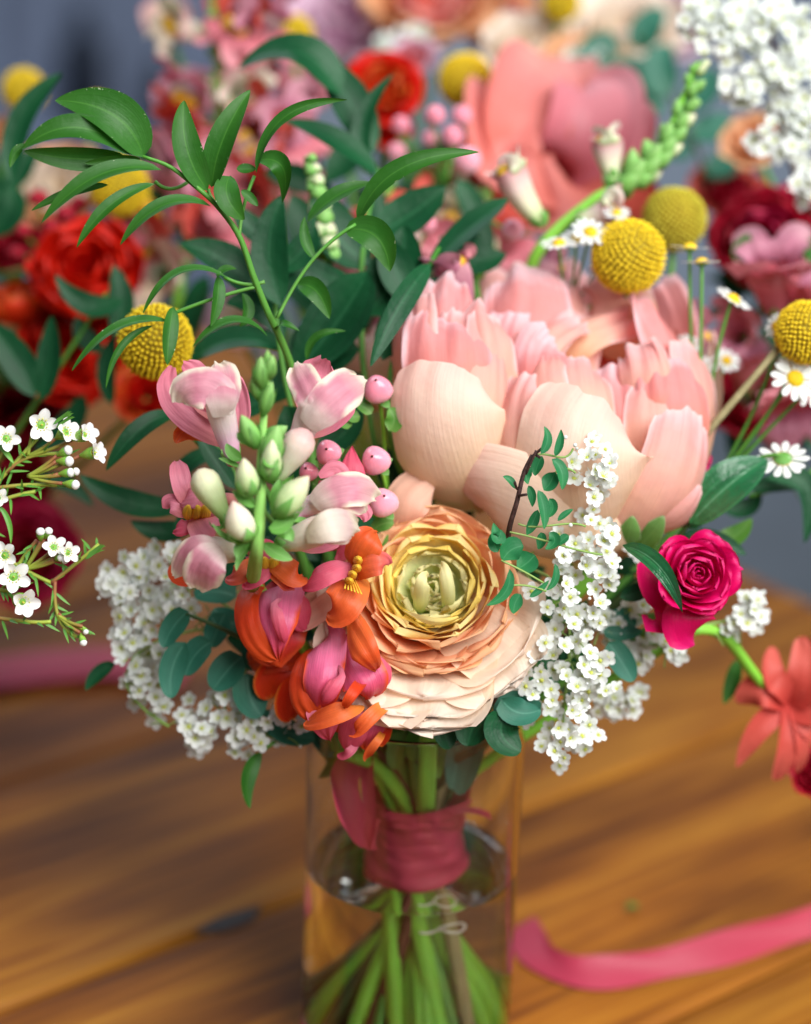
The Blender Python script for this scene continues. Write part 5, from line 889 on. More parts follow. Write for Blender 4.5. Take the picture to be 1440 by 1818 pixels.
floret(s3, P(1180, 640, .12), P(1240, 590, .12), Vd(0, .8, .4), M(34, .12), ('mauve_petal', 'mauve_petal', 'mauve_petal', 'snap_palate'), lobe=.9, openness=.2, seed=33)
floret(s3, P(900, 520, .13), P(985, 470, .13), Vd(0, .8, .4), M(30, .12), ('mauve_petal', 'mauve_petal', 'mauve_petal', 'snap_palate'), lobe=.9, openness=.2, seed=34)
tube('spike_stem', px([(860, 640, .12), (850, 560, .11), (840, 480, .11)]), M(9), MT['green_stem'], s3)
bouquet_stem(s3, P(860, 640, .12), .0022, MT['dark_stem'], -150, .040, boff=(.010, .004))
# white camellia-like petals peeping behind the peony
# coral flower hanging over the table on the right
cf = root('coral_flower', 'coral red flower nodding on a curved green stem over the table', 'flower', P(1390, 1235, .10), BQ)
tube('stem', px([(1230, 1120, .06), (1285, 1130, .07), (1330, 1185, .085), (1385, 1232, .10)]), [M(10), M(11), M(11), M(9)], MT['bright_stem'], cf)
cc = P(1400, 1250, .10)
for (m, t, hw, N) in (((1345, 1295), (1308, 1362), 24, (.5, .3, .8)), ((1400, 1320), (1375, 1385), 22, (.2, .3, 1)), ((1425, 1320), (1412, 1372), 14, (.2, .3, 1)), ((1350, 1225), (1312, 1250), 34, (.3, .2, 1)), ((1370, 1190), (1375, 1150), 24, (.3, .2, 1)), ((1430, 1200), (1420, 1130), 34, (-.3, .2, 1)), ((1450, 1250), (1450, 1200), 36, (-.3, .2, 1)), ((1450, 1290), (1470, 1330), 30, (-.3, .2, 1)), ((1380, 1215), (1335, 1205), 22, (.3, .2, 1))):
    petal(cf, [(1400, 1250, .10), (m[0], m[1], .092), (t[0], t[1], .10)], hw, N, 'coral_petal', prof='round', cup=.5, crumple=.05, ruffle=.08)
leaf(cf, (1310, 1170), (1300, 1210), (1285, 1250), 14, .1, 'ruscus_leaf'); bouquet_stem(cf, P(1230, 1120, .06), .0022, MT['bright_stem'], 185, .04, via=P(1000, 1260, .07))

# --- waxflower at the left edge
wx = root('waxflower_sprig', 'waxflower sprig with small white cup flowers and needle leaves', 'flower', P(-60, 1010, .0), None)
WPET = star_mesh('petals', 5, 'orb', .98, .42, MT['wax_petal'], .5, .75, (8, 12), ruf=.015); WPET2 = star_mesh('petals', 5, 'orb', .84, .42, MT['wax_petal'], .75, .9, (8, 12), ruf=.015)
V, fc, uv = pod_geo((0, 0, -1.25), (0, 0, .12), .48, 'cone', n=14); WCAL = mesh_data('calyx', V, fc, MT['wax_calyx'], uv)
g = [(*lathe_geo([(.001, .02), (.22, .06), (.36, .14), (.40, .10)], 14), 0)]
for k in range(10): a = k * .628; o = np.array([math.cos(a), math.sin(a), 0]); g.append((*pod_geo(o * .36 + A3((0, 0, .1)), o * .34 + A3((0, 0, .34)), .05, n=5), 0))
g.append((*pod_geo((0, 0, 0), (0, 0, .42), .06, n=5), 0)); V, fc, uv, mi = join(g); WEYE = mesh_data('eye', V, fc, MT['wax_eye'], uv)
V, fc, uv = pod_geo((0, 0, -.1), (0, 0, .75), .5, 'egg', n=14); WBUD = mesh_data('bud', V, fc, MT['wax_petal'], uv)
W2 = lambda x, y, d=0.: P(x / 3.636, 680 + y / 3.636, d)
def wf(x, y, r, axv, open_=True, d=-.004):
    c = W2(x, y, d); a = Vd(*axv); s = M(r / 3.636) * 1.5; o = inst('flower' if open_ else 'bud', random.choice([WPET, WPET2]) if open_ else WBUD, c, a, wx, None, s); sub('calyx', WCAL, o)
    if open_: sub('eye', WEYE, o)
    return c - a * s * 1.2
MAINW = [W2(-150, 760, .004), W2(60, 540, .0), W2(200, 400, -.004)]
heads = []
for a in ((262, 268, 72, (.45, -.1, .85)), (420, 320, 60, (.6, .3, .6)), (540, 335, 62, (.7, .25, .6)), (600, 452, 60, (.85, .15, .5)), (40, 360, 62, (.2, .2, .9)), (-10, 745, 50, (.3, .1, .9)), (345, 1062, 54, (.3, .3, .85)), (432, 1095, 50, (.6, .1, .7)), (35, 1115, 62, (-.1, .2, .9)), (85, 1250, 72, (.3, .0, .95)), (140, 1410, 78, (.5, -.2, .8))): heads.append((wf(*a), a))
for a in ((425, 440, 44, (.7, .3, .4)), (430, 505, 46, (.8, .0, .4)), (440, 580, 42, (.9, .1, .4)), (478, 575, 36, (.8, .2, .3)), (470, 655, 44, (.9, -.1, .4)), (262, 972, 40, (.1, .7, .7)), (310, 965, 36, (.4, .6, .6)), (385, 1130, 34, (.6, .1, .7)), (412, 1145, 30, (.6, -.1, .7)), (550, 1600, 26, (.4, -.5, .6)), (535, 1665, 34, (.3, -.8, .5))): heads.append((wf(*a, open_=False), a))
for (e, a) in heads:
    up = a[1] < 760; hub = W2(180, 470 if a[1] < 420 else 600, .002) if up and a[0] > 180 else W2(-40, 560, .003)
    if not up: hub = W2(160, 1200, .003) if a[1] < 1200 else W2(10, 1330, .004)
    if a[1] > 1500: hub = W2(375, 1500, .002)
    tube('stalk', [e, (e + hub) / 2 + Vd(0, -.2, .2) * .001, hub], M(3.2), MT['wax_stem'], wx, n=6)
for l in ([(-150, 800), (40, 580), (240, 360)], [(40, 580), (180, 480), (450, 470)], [(-100, 690), (150, 660), (370, 660)], [(-100, 800), (60, 740), (230, 700)], [(-60, 1060), (150, 1200), (330, 1290)], [(330, 1290), (460, 1190), (640, 1040)], [(355, 1280), (355, 1400), (385, 1530), (500, 1640)], [(-60, 1510), (80, 1530), (230, 1545), (330, 1540)], [(375, 1490), (440, 1540), (540, 1590)], [(-150, 1240), (20, 1340), (80, 1330)], [(-150, 800), (-40, 950), (-60, 1060)], [(-60, 1060), (-90, 1300), (-60, 1510)], [(240, 1015), (170, 1100), (120, 1180)]):
    w_ = [W2(x, y, .002) for (x, y) in l]; tube('side_stem', w_, M(3.6), MT['wax_stem'], wx, n=6)
    n_ = 9
    for k in range(n_):
        t = (k + .6) / n_; c = A3(spline(w_, [t])[0]); tg = unit(A3(spline(w_, [min(1, t + .05)])[0]) - A3(spline(w_, [max(0, t - .05)])[0])); o = unit(tg * .85 + Vd(random.uniform(-.7, .7), random.uniform(-.7, .7), random.uniform(-.2, .6))); ln = M(random.uniform(20, 40))
        blade('needle', [c, c + o * ln * .5 + tg * ln * .1, c + o * ln + tg * ln * .15], M(2.6), Vd(0, .5, 1), MT['wax_needle'], wx, prof='lance', nu=2, nv=6, cup=.4)
for (x, y) in ((440, 190), (430, 200), (450, 220), (650, 1050), (640, 1070)):
    for k in range(4): a = rad(35 + 14 * k + random.uniform(-8, 8)); b = W2(x - 90, y + 70, -.006); blade('needle', [b, (b + W2(x, y, -.008)) / 2, W2(x + 45 * math.cos(a), y + 30 - 45 * math.sin(a), -.01)], M(3.2), Vd(0, .5, 1), MT['wax_needle'], wx, prof='lance', nu=2, nv=6)
for l in ([(-20, 380), (40, 450), (90, 520)], [(-10, 790), (50, 880), (70, 1040)]): leaf(wx, *[(q[0] / 3.636, 680 + q[1] / 3.636) for q in l], 5, -.004, 'wax_needle', name='needle')
tube('stem', [W2(-150, 760, .004), P(-180, 1000, .05), P(-330, 1300, .12), T(-420, 1290, .012)], .0016, MT['wax_stem'], wx)

# --- ribbon round the stems and its tail on the table
rb = root('silk_ribbon', 'coral silk ribbon tied round the stems inside the vase', 'ribbon', tuple(BIND - A3((0, 0, .025))))
def band(name, ring, w, tilt, parent, nv=10):
    """ring: list of (angle deg, radius, z)"""
    n = 64; r3 = np.array([(q[1] * math.cos(rad(q[0])), q[1] * math.sin(rad(q[0])), q[2]) for q in ring]); C = spline(np.vstack([r3]), np.linspace(0, 1, n)) + A3((BIND[0], BIND[1], 0)); V = []
    for i in range(n):
        o = unit(C[i] - A3((BIND[0], BIND[1], C[i][2]))); 
        for j in range(nv + 1):
            t = j / nv - .5; V.append(C[i] + A3((0, 0, 1)) * w * t + o * (.0008 * math.sin(i * .5 + 6 * t) + tilt * t * .01 + .0008 * math.sin(19 * t + i * .21)))
    uv = np.stack([np.tile(np.linspace(0, 1, nv + 1), n), np.repeat(np.linspace(0, 1, n), nv + 1)], -1)
    return mk(name, np.array(V), [(i*(nv+1)+j, i*(nv+1)+j+1, (i+1)*(nv+1)+j+1, (i+1)*(nv+1)+j) for i in range(n-1) for j in range(nv)], MT['ribbon_silk'], parent, uv)
band('wrap', [(200 + 30 * k, .0205 + .0007 * (k % 3), .126 + .004 * math.sin(k * .6)) for k in range(14)], .030, .3, rb)
band('wrap', [(230 + 30 * k, .0222 + .0007 * (k % 2), .118 - .005 * math.cos(k * .52)) for k in range(13)], .026, -.4, rb)
band('wrap', [(180 + 30 * k, .0235, .134 - .006 * math.cos(k * .55 + 1)) for k in range(10)], .016, .5, rb)
def strip(name, pts, hw, N, parent, **k): return blade(name, pts, hw, N, MT['ribbon_silk'], parent, **{**dict(prof='strip', cup=.2, nu=8, nv=40), **k})
strip('loop', px([(640, 1330, .062), (612, 1380, .052), (622, 1440, .050), (650, 1478, .054), (668, 1480, .058)]), M(30), Vd(.3, .2, 1), rb, ruffle=.0, wave=.15, cup=.7)
strip('loop', px([(660, 1320, .062), (655, 1370, .056), (660, 1440, .052), (652, 1500, .054)]), M(15), Vd(-.5, .2, .8), rb, cup=.6)
strip('tail', px([(800, 1440, .055), (840, 1438, .07), (870, 1448, .078)]), M(10), Vd(0, .6, .6), rb)
rt2 = root('silk_ribbon', 'coral silk ribbon tail curving across the bare table from the vase', 'ribbon', T(1000, 1720, 0.0))
def standing(ptz, w, lean, parent, name='tail'):
    """a ribbon resting on its edge on the table: (px, py) of its lower edge"""
    lo = spline([T(x, y, .0012) for (x, y) in ptz], np.linspace(0, 1, 60)); tg = np.gradient(lo, axis=0); V = []; nv = 8
    for i in range(60):
        t_ = unit(tg[i]); side = np.cross(t_, Z3); l = np.interp(i / 59, np.linspace(0, 1, len(lean)), lean); d = unit(Z3 * math.cos(rad(l)) + side * math.sin(rad(l)))
        for j in range(nv + 1):
            s_ = j / nv; V.append(lo[i] + d * w * s_ - side * w * .10 * math.sin(math.pi * s_) + side * .0012 * math.sin(i * .33 + 3 * s_))
    uv = np.stack([np.tile(np.linspace(0, 1, nv + 1), 60), np.repeat(np.linspace(0, 1, 60), nv + 1)], -1)
    return mk(name, np.array(V), [(i*(nv+1)+j, i*(nv+1)+j+1, (i+1)*(nv+1)+j+1, (i+1)*(nv+1)+j) for i in range(59) for j in range(nv)], MT['ribbon_silk'], parent, uv)
standing([(900, 1655), (935, 1715), (1010, 1750), (1110, 1752), (1270, 1718), (1500, 1650)], .0175, [-62, -58, -52, -48, -46, -46], rt2)
rt3 = root('silk_ribbon', 'crimson ribbon lying flat on the table behind the white blossom', 'ribbon', T(100, 1190))
strip('tail', [T(-120, 1205, .002), T(0, 1198, .004), T(110, 1185, .005), T(215, 1180, .005), T(330, 1200, .002)], .024, (0, 0, 1), rt3, cup=.2)
sg = root('string', 'white string knotted round a pale woody stem in the water', 'string', (.02, -.03, .085))
tube('loop', [A3((.0165 + .0052 * math.cos(a), -.0175 + .0052 * math.sin(a), .0855 + .0006 * math.sin(a * 2))) for a in np.linspace(0, 6.1, 14)], .0006, MT['string'], sg, n=6, ns=40)
tube('end', [A3((.0115, -.0185, .0855)), A3((.007, -.021, .0845)), A3((.004, -.021, .085))], .0006, MT['string'], sg, n=6)
scrap = root('leaf_scrap', 'small green leaf scrap lying on the table near the ribbon', 'leaf', T(1122, 1612)); V, fc, uv = blade_geo([T(1112, 1614, .001), T(1122, 1608, .003), T(1134, 1612, .0015)], .003, (0, 0, 1), prof='round', cup=.4, nu=4, nv=6); mk('blade', V, fc, MT['pale_leaf'], scrap, uv)
# ================================================================== the other bouquets standing behind
def bloom(x, y, dz, r, axv, mats, label, name='garden_flower', n=4, to=None, open_=.8, cat='flower', group='blurred flowers of the bouquets behind', seed=None, cup=.7, ruffle=.14, hollow=.5):
    c = P(x, y, dz); R_ = M(r, dz); a = Vd(*axv); rt = root(name, label, cat, c, group); sp_ = []
    for k in range(n):
        f = (k + 1) / n; sp_.append((3 + k, R_ * (.2 + .8 * f), R_ * (.15 - .45 * f * open_ + .25 * (1 - open_)), R_ * .75, R_ * (.22 + .42 * f), mats[min(k * len(mats) // n, len(mats) - 1)] if not isinstance(mats, str) else mats, dict(curl=-.25 + .4 * f * open_, cup=cup, ruffle=ruffle, nu=8, nv=10)))
    rings(rt, c, a, sp_, seed=seed or int(x + y))
    e = c - a * R_ * .72; to = to if to is not None else HUBC; tube('stem', [e, e - a * R_ * .5 + (to - e) * .35, to], .0022, MT['green_stem'], rt)
    return rt
def vase_behind(loc, label):
    v = root('glass_vase', label, 'vase', loc); V, fc, uv = lathe_geo(vase_prof(.045, .15), 40, loc); mk('body', V, fc, MT['vase_glass'], v, uv); return v
VC, VL, VRt = A3((-.02, .50, 0)), A3((-.36, .42, 0)), A3((.37, .40, 0))
vase_behind(VC, 'glass vase under the blurred back flowers'); vase_behind(VL, 'glass vase under the red blooms'); vase_behind(VRt, 'glass vase under the magenta blooms')
HUBC, HUBL, HUBR = VC + A3((0, 0, .012)), VL + A3((0, 0, .012)), VRt + A3((0, 0, .012))
# top of the picture
bloom(610, 20, .46, 105, (0, .5, .8), ['lilac_petal'], 'pale lilac pink bloom blurred behind the broad dark glossy leaf', n=4)
bloom(770, -30, .44, 120, (0, .4, .9), ['salmon_petal', 'peach_petal'], 'big salmon bloom above the dark glossy leaf', n=4)
bloom(935, 70, .42, 80, (0, .6, .8), ['cream_petal'], 'cream bloom between the salmon and coral ones', n=4)
bloom(1110, 40, .44, 105, (0, .6, .8), ['cream_petal'], 'large off white bloom between the eucalyptus leaves and the white blossom garland', n=4)
cpn = root('coral_peony', 'large open coral pink peony blurred behind the lime snapdragon tip', 'flower', P(980, 230, .26), 'blurred flowers of the bouquets behind')
for (pts, hw, N, m_) in (([(1000, 330, .28), (1040, 270, .24), (1060, 200, .24), (1045, 150, .27)], 90, (0, .3, 1), 'rose_pink'), ([(980, 330, .28), (930, 240, .24), (940, 170, .25), (960, 110, .28)], 90, (.2, .2, 1), 'salmon_petal'), ([(960, 340, .28), (890, 290, .23), (880, 220, .24), (870, 160, .27)], 80, (.4, .2, 1), 'salmon_petal'), ([(1000, 340, .27), (950, 330, .22), (900, 310, .22), (850, 250, .25)], 60, (.3, .4, 1), 'salmon_petal'), ([(1010, 330, .28), (1080, 310, .24), (1110, 260, .25), (1100, 200, .28)], 66, (-.3, .3, 1), 'rose_pink'), ([(1000, 350, .26), (1010, 340, .22), (990, 350, .22), (960, 390, .24)], 80, (0, .5, 1), 'salmon_petal'), ([(1000, 300, .30), (1000, 200, .29), (990, 140, .30), (990, 105, .32)], 80, (0, .2, 1), 'salmon_petal'), ([(1000, 330, .29), (1090, 330, .27), (1110, 350, .27), (1110, 410, .29)], 60, (0, .3, 1), 'coral_petal')):
    petal(cpn, pts, hw, N, m_, prof='wide', cup=.8, ruffle=.12, crumple=.03, nu=14, nv=16)
for k in range(9):
    a = rad(150 - 120 * k / 8); l_ = random.uniform(70, 120); petal(cpn, [(990, 320, .28), (985 + l_*.5*math.cos(a), 300 - l_*.6*math.sin(a), .255), (985 + l_*.9*math.cos(a), 285 - l_*math.sin(a), .255), (985 + l_*math.cos(a), 270 - l_*1.2*math.sin(a), .27)], random.uniform(34, 54), (.2*math.cos(a), .3, 1), random.choice(['salmon_petal', 'rose_pink', 'rose_pink']), prof='rim', cup=.7, ruffle=.25, frill=.04, nu=16, nv=14)
tube('stem', [P(1000, 330, .29), HUBC + A3((.05, .02, .16)), HUBC], .0026, MT['green_stem'], cpn)
craspedia(520, 62, .34, 36, 'yellow globe flower by the pale lilac bloom', HUBC, group=None)
craspedia(826, 143, .28, 48, 'yellow globe flower in front of the coral peony', HUBC, group=None)
craspedia(996, 6, .42, 34, 'yellow globe flower above the cream blooms', HUBC, group=None)
craspedia(42, 160, .34, 38, 'yellow globe flower half behind a dark leaf near the far shelf', HUBL, group=None)
craspedia(172, 195, .36, 28, 'small yellow globe flower behind the arching ruscus tip', HUBL, group=None)
craspedia(212, 332, .22, 52, 'yellow globe flower behind the drooping ruscus leaves', HUBL, group=None)
bloom(682, 150, .27, 66, (.1, .3, .9), ['red_orange', 'red_petal'], 'red orange ranunculus above the dark glossy leaves', n=5, to=HUBC)
bloom(690, 215, .28, 44, (.1, .2, .9), ['red_petal'], 'small red bloom under the red orange ranunculus', n=4, to=HUBC)
def spike(x0, y0, x1, y1, dz, label, florets, mats, to, nb=24, br=14):
    rt = root('snapdragon', label, 'flower', P(x0, y0, dz), 'blurred flowers of the bouquets behind'); sp_ = px([(x0, y0, dz), ((x0 + x1) / 2 + 6, (y0 + y1) / 2, dz - .01), (x1, y1, dz)])
    tube('spike_stem', sp_, [M(11, dz), M(9, dz), M(5, dz)], MT['bright_stem'], rt); up = unit(sp_[-1] - sp_[0])
    for k in range(nb):
        t = k / (nb - 1); c = A3(spline(sp_, [.35 + .65 * t])[0]); a = k * 2.4; o = Vd(math.cos(a), math.sin(a) * .4, math.sin(a + 1)); s_ = (1 - .5 * t) * (1 + dz)
        bud(rt, c + o * M(5), c + o * M(24) * s_ + up * M(22) * s_, M(br) * s_, random.choice(['bud_green', 'bud_pale']), sepals=3)
    for i, (x, y, dx, dy, r) in enumerate(florets): floret(rt, P(x, y, dz), P(x + dx, y + dy, dz - .02), Vd(.1, .6, .7), M(r, dz), mats[i % len(mats)], lobe=1.15, openness=.5, seed=i + int(x), palate=(i % 4 == 0))
    tube('stem', [sp_[0], (sp_[0] + to) / 2 + A3((0, 0, .02)), to], .0026, MT['bright_stem'], rt)
mv = ('snap_tube', 'mauve_petal', 'rose_pink', 'snap_palate'); cm = ('bud_blush', 'bud_blush', 'cream_petal', 'snap_palate'); dk = ('rose_pink', 'coral_petal', 'rose_pink', 'snap_palate')
spike(392, 330, 372, -60, .28, 'tall green snapdragon spike with dusty pink florets standing behind the ruscus', [(380, 150, -50, 20, 36), (390, 150, 45, 20, 36), (380, 230, -60, 10, 42), (395, 225, 55, 20, 40), (375, 60, -70, -20, 30), (390, 60, 40, -20, 30), (385, 300, -60, 20, 44), (400, 300, 50, 10, 44)], [mv, cm, dk], HUBC, nb=12)
spike(310, 560, 330, 330, .26, 'mauve snapdragon florets behind the narrow ruscus leaves', [(320, 400, -50, -30, 48), (330, 440, 40, -30, 40), (320, 480, -50, 0, 46), (345, 380, 30, -40, 36), (300, 440, -50, -10, 40)], [mv, dk, cm], HUBL, nb=8)
spike(590, 560, 552, 285, .095, 'lime green snapdragon spike among the dark leaves', [], [cm], HUBC, nb=34, br=19)
spike(480, 420, 470, 200, .27, 'dusky red snapdragon florets beside the glossy dark leaf', [(475, 290, -30, -40, 44), (480, 330, 40, -20, 44), (470, 350, -40, 0, 44), (490, 270, 30, -30, 40), (450, 60, -30, -20, 36), (445, 40, 25, 10, 36)], [dk, mv], HUBC, nb=8)
spike(700, 640, 690, 330, .2, 'rosy snapdragon florets deep among the dark leaves above the peony', [(690, 480, -40, -40, 44), (700, 520, 40, -30, 40), (680, 560, -50, 0, 44), (720, 440, 30, -40, 36), (640, 540, -20, -40, 34)], [dk, cm, mv], HUBC, nb=14, br=16)
spike(850, 560, 860, 330, .22, 'pale lime snapdragon buds behind the berry cluster', [(850, 420, -40, -30, 36), (860, 460, 40, -30, 34)], [cm, dk], HUBC, nb=20, br=18)
bh = root('hypericum_sprig', 'pink hypericum berries in soft focus under the yellow globe and coral peony', 'berry sprig', P(790, 260, .2), 'blurred flowers of the bouquets behind')
for (x, y, r, dz) in ((772, 205, 19, .19), (820, 205, 19, .2), (803, 242, 20, .19), (765, 245, 17, .2), (830, 285, 26, .17), (712, 222, 17, .22), (705, 270, 18, .22), (758, 398, 18, .13), (910, 408, 20, .13), (735, 455, 14, .12)):
    c = P(x, y, dz); a = Vd(.1, .4, .9); b = pod('berry', c - a * M(r, dz), c + a * M(r * 1.15, dz), M(r, dz), MT['berry_pink'], bh, n=14); tube('stalk', [c - a * M(r), P(790, 330, .2)], .0009, MT['green_stem'], bh, n=5)
tube('stem', [P(790, 330, .2), HUBC + A3((0, 0, .15)), HUBC], .0016, MT['green_stem'], bh)
# white blossom at the top right
ws = root('spirea_spray', 'thick garland of white blossom above the deep magenta red bloom', 'blossom spray', P(1440, 380, .2), 'blurred flowers of the bouquets behind')
path = [(1232, 25), (1250, 75), (1300, 95), (1345, 75), (1440, 120), (1440, 200), (1235, 20), (1270, 50), (1320, 30), (1370, 20), (1400, 50), (1410, 100), (1380, 120), (1320, 150), (1350, 140), (1400, 150), (1430, 170), (1395, 225), (1370, 255), (1410, 260), (1435, 290), (1440, 340), (1300, 60), (1330, 170), (1425, 230), (1420, 30)]
cen = [(x + random.gauss(0, 17), y + random.gauss(0, 15)) for (x, y) in path for _ in range(10)]
spirea_blossoms(ws, cen, lambda x, y: .13 + .03 * random.random(), 18, (0, .4, 1), .5, 0)
tube('twig', px([(1230, 20, .16), (1380, 90, .165), (1400, 250, .17), (1470, 400, .19)]), .0012, MT['brown_stem'], ws); tube('stem', [P(1470, 400, .19), HUBR + A3((0, 0, .16)), HUBR], .0018, MT['brown_stem'], ws)
leafy('leafy_twig', 'grey green eucalyptus leaves blurred above the lime snapdragon tip', [(1260, 330, .36), (1200, 180, .36), (1130, 60, .38)],
      [((1190, 170), (1170, 130), (1190, 80), 34, .36), ((1180, 200), (1130, 180), (1100, 190), 30, .36), ((1210, 190), (1250, 160), (1260, 120), 30, .36), ((1160, 120), (1110, 130), (1070, 120), 30, .37), ((1220, 230), (1260, 230), (1290, 200), 28, .36), ((1140, 90), (1150, 50), (1180, 20), 30, .38), ((1230, 260), (1190, 260), (1150, 240), 30, .36), ((1100, 80), (1060, 90), (1030, 130), 30, .38), ((1250, 300), (1290, 290), (1310, 260), 28, .36)], 'blue_leaf', 'dark_stem', None, .0015, group='leaf sprigs of the bouquets behind', prof='round')
wl = root('spirea_spray', 'lacy greenish white blossom blurred between the cream blooms', 'blossom spray', P(1050, 160, .38), 'blurred flowers of the bouquets behind')
spirea_blossoms(wl, [(random.uniform(1000, 1150), random.uniform(95, 190)) for _ in range(34)], .38, 15, (0, .5, 1), .7, 0); spirea_blossoms(wl, [(random.uniform(655, 760), random.uniform(55, 95)) for _ in range(14)], .4, 18, (0, .5, 1), .7, 0)
tube('stem', [P(1070, 150, .4), HUBC + A3((.05, 0, .2)), HUBC], .0016, MT['green_stem'], wl)
bloom(1335, 245, .30, 52, (-.3, .3, .9), ['peach_petal'], 'peach bloom under the white blossom garland', n=4, to=HUBR)
for (x, y, d, r, m, lb) in ((330, 170, .33, 62, ['rose_pink', 'mauve_petal'], 'dusty pink bloom beside the tall green snapdragon spike'), (448, 118, .36, 50, ['coral_petal', 'rose_pink'], 'rosy red bloom beside the small blurred yellow globe'), (415, 8, .40, 46, ['red_petal', 'coral_petal'], 'red bloom high behind the tall green spike'), (735, 95, .38, 44, ['rose_pink', 'lilac_petal'], 'soft pink bloom between the red orange ranunculus and the salmon bloom'), (880, 20, .46, 80, ['salmon_petal', 'peach_petal'], 'peach salmon bloom behind the cream one'), (1030, 110, .40, 66, ['cream_petal', 'peach_petal'], 'creamy bloom over the coral peony'), (1185, 30, .46, 80, ['cream_petal', 'lilac_petal'], 'pale bloom by the grey green eucalyptus leaves'), (300, 30, .42, 44, ['cream_petal', 'blush_bud'], 'small cream bloom near the far shelf'), (540, 150, .38, 50, ['mauve_petal', 'rose_pink'], 'mauve bloom under the pale lilac one'), (1290, 330, .36, 60, ['crimson_petal', 'coral_petal'], 'dark red bloom deep beneath the peach one'), (420, 560, .30, 60, ['cream_petal', 'lilac_petal'], 'pale bloom in shade below the arching sprig'), (790, 330, .30, 60, ['peach_petal', 'coral_petal'], 'peach bloom in shade under the pink berries')):
    bloom(x, y, d, r, (random.uniform(-.2, .2), .45, .85), m, lb, n=5, to=HUBR if x > 1200 else HUBC)
# right bouquet
bloom(1355, 420, .22, 100, (-.2, .35, .9), ['magenta_petal', 'crimson_petal'], 'deep magenta red bloom below the white blossom garland', n=6, to=HUBR, open_=.6)
bloom(1450, 380, .24, 80, (-.2, .35, .9), ['magenta_petal'], 'magenta bloom next to the deep magenta red one', n=5, to=HUBR)
rp_ = root('snapdragon', 'dusty rose florets in soft focus in front of the magenta bloom', 'flower', P(1390, 640, .16), 'blurred flowers of the bouquets behind')
for i, (b, m, r) in enumerate((((1380, 560, .17), (1372, 470, .15), 52), ((1430, 580, .17), (1440, 520, .16), 50), ((1330, 600, .2), (1300, 590, .18), 34), ((1400, 640, .18), (1420, 720, .16), 60), ((1330, 700, .2), (1325, 640, .19), 36))): floret(rp_, P(*b), P(*m), Vd(-.2, .5, .8), M(r, .16), ('rose_pink', 'rose_pink', 'mauve_petal', 'snap_palate'), openness=.3, lobe=1.1, seed=50 + i, palate=False)
tube('stem', [P(1390, 600, .18), HUBR + A3((0, 0, .16)), HUBR], .0024, MT['green_stem'], rp_)
bloom(1330, 700, .24, 78, (0, .4, .8), ['crimson_petal'], 'crimson bloom in shade behind the daisy stalks', n=5, to=HUBR)
bloom(1300, 640, .26, 50, (0, .4, .8), ['red_petal', 'crimson_petal'], 'small dark red bloom behind the cream outer peony petal', n=4, to=HUBR)
bloom(1450, 1370, .12, 46, (-.2, .3, .9), ['crimson_petal'], 'crimson bloom on the table under the nodding coral flower', n=4, to=T(1500, 1420, .004))
leafy('ruscus_sprig', 'dark leaves hanging in front of the bare grey floor', [(1500, 760, .16), (1440, 840, .12), (1330, 880, .1)],
      [((1360, 850), (1425, 855), (1428, 965), 22, .09), ((1330, 870), (1380, 860), (1420, 870), 16, .1), ((1280, 900), (1330, 900), (1350, 870), 18, .11), ((1310, 470), (1320, 440), (1330, 415), 18, .16, 'ruscus_leaf'), ((1450, 480), (1440, 440), (1430, 410), 20, .17, 'ruscus_leaf')], 'shaded_leaf', 'green_stem', None, .0015, group='leaf sprigs of the bouquets behind')
# left bouquet
bloom(150, 475, .20, 105, (.1, .3, .9), ['red_petal'], 'vivid red bloom behind the narrow leaves', n=6, to=HUBL, open_=.5)
bloom(130, 615, .22, 112, (.1, .3, .9), ['red_petal'], 'large red bloom below the vivid red one', n=6, to=HUBL, open_=.5)
bloom(30, 530, .22, 62, (-.2, .8, .4), ['orange_red', 'red_orange'], 'orange red cup shaped bloom beside the vivid red one', n=4, to=HUBL, open_=.2)
bloom(262, 695, .2, 58, (.1, .3, .9), ['red_petal', 'red_orange'], 'red bloom under the leaf crossed yellow globe', n=4, to=HUBL)
bloom(20, 720, .27, 105, (0, .3, .9), ['crimson_petal'], 'dark crimson bloom behind the waxflower', n=6, to=HUBL)
bloom(50, 980, .26, 92, (.2, .3, .9), ['crimson_petal', 'magenta_petal'], 'crimson bloom low behind the waxflower sprig', n=6, to=HUBL)
bloom(10, 860, .28, 80, (.2, .3, .9), ['crimson_petal'], 'shaded crimson bloom between two others beside the waxflower', n=5, to=HUBL)
bloom(100, 320, .32, 92, (0, .5, .8), ['cream_petal', 'peach_petal'], 'cream bloom behind the arching ruscus tip', n=5, to=HUBL)
bloom(5, 230, .36, 36, (0, .5, .8), ['peach_petal'], 'small peach bloom below a yellow globe near the far shelf', n=4, to=HUBL)
bloom(20, 430, .3, 60, (0, .5, .8), ['crimson_petal'], 'dark red bloom beside the red berries', n=5, to=HUBL)
rbk = root('hypericum_sprig', 'crimson berries blurred below the cream bloom', 'berry sprig', P(90, 400, .24), 'blurred flowers of the bouquets behind')
for (x, y, r) in ((68, 352, 20), (118, 380, 22), (90, 400, 18), (40, 410, 18), (140, 360, 16), (30, 450, 18)):
    c = P(x, y, .23); pod('berry', c - A3((0, 0, M(r))), c + A3((0, 0, M(r))), M(r, .23), MT['crimson_petal'], rbk, n=12); tube('stalk', [c, P(90, 470, .25)], .0009, MT['green_stem'], rbk, n=5)
tube('stem', [P(90, 470, .25), HUBL + A3((0, 0, .15)), HUBL], .0016, MT['green_stem'], rbk)
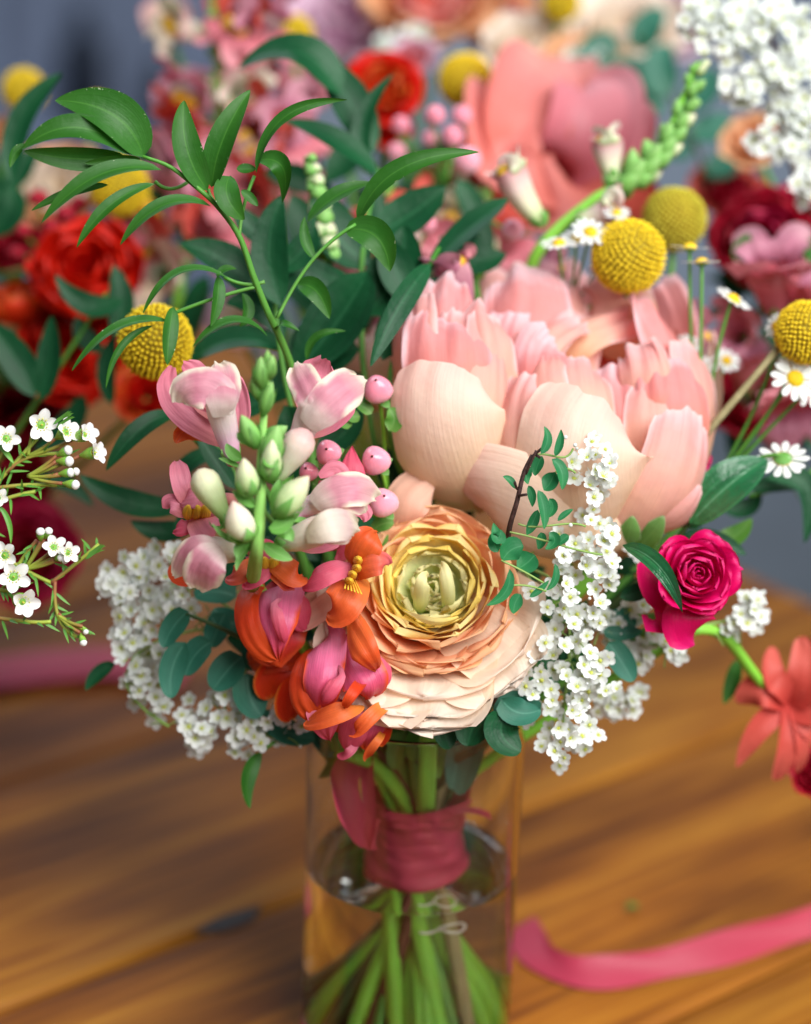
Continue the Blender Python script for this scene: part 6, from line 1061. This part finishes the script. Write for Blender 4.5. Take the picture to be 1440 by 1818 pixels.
leafy('ruscus_sprig', 'dark green leaves blurred over the red blooms', [(-60, 900, .2), (60, 720, .14), (190, 520, .13)],
      [((222, 532), (165, 545), (98, 488), 22, .12), ((205, 600), (215, 540), (200, 470), 24, .13), ((75, 712), (88, 640), (92, 560), 24, .12), ((62, 705), (30, 640), (-25, 570), 30, .12), ((185, 620), (150, 600), (140, 560), 20, .14), ((200, 720), (190, 650), (210, 590), 18, .14), ((20, 320), (40, 210), (110, 130), 24, .14), ((25, 330), (10, 380), (-20, 420), 34, .2), ((150, 700), (120, 760), (60, 800), 26, .16), ((60, 850), (120, 860), (165, 900), 16, .14)], 'shaded_leaf', 'green_stem', None, .0015, group='leaf sprigs of the bouquets behind')
mx_ = root('ruscus_sprig', 'dense dark leaves filling the middle between the back bouquets', 'foliage', P(620, 400, .24), 'leaf sprigs of the bouquets behind')
tube('stem', [P(620, 300, .26), P(640, 500, .28), HUBC], .0018, MT['green_stem'], mx_)
for k in range(34):
    x, y = random.gauss(640, 170), random.gauss(400, 130)
    if not (330 < x < 1000 and 190 < y < 680): continue
    a = random.uniform(0, 6.28); l = random.uniform(50, 85); d = random.uniform(.15, .32)
    leaf(mx_, (x - l * math.cos(a), y - l * math.sin(a)), (x, y - 10), (x + l * math.cos(a), y + l * math.sin(a)), random.uniform(20, 36), d, random.choice(['shaded_leaf', 'shaded_leaf', 'shaded_leaf', 'ruscus_leaf']), N=(random.uniform(-.6, .6), random.uniform(0, .9), 1))
ll = root('ruscus_sprig', 'shaded leaves between the red blooms', 'foliage', P(100, 550, .3), 'leaf sprigs of the bouquets behind')
tube('stem', [P(100, 500, .3), P(0, 700, .3), HUBL], .0018, MT['green_stem'], ll)
for k in range(26):
    x, y = random.uniform(-60, 330), random.uniform(300, 760); a = random.uniform(0, 6.28); l = random.uniform(45, 80); d = random.uniform(.24, .36)
    if x > 230 and y > 650: continue
    leaf(ll, (x - l * math.cos(a), y - l * math.sin(a)), (x, y - 10), (x + l * math.cos(a), y + l * math.sin(a)), random.uniform(20, 34), d, random.choice(['shaded_leaf', 'shaded_leaf', 'ruscus_leaf']), N=(random.uniform(-.6, .6), random.uniform(0, .9), 1))
lr = root('ruscus_sprig', 'shaded leaves between the magenta and crimson blooms', 'foliage', P(1380, 560, .26), 'leaf sprigs of the bouquets behind')
tube('stem', [P(1380, 560, .28), P(1450, 700, .28), HUBR], .0018, MT['green_stem'], lr)
for k in range(34):
    x, y = random.uniform(1270, 1480), random.uniform(420, 760); a = random.uniform(0, 6.28); l = random.uniform(40, 70); d = random.uniform(.22, .32)
    leaf(lr, (x - l * math.cos(a), y - l * math.sin(a)), (x, y - 10), (x + l * math.cos(a), y + l * math.sin(a)), random.uniform(18, 30), d, 'shaded_leaf', N=(random.uniform(-.6, .6), random.uniform(0, .9), 1))
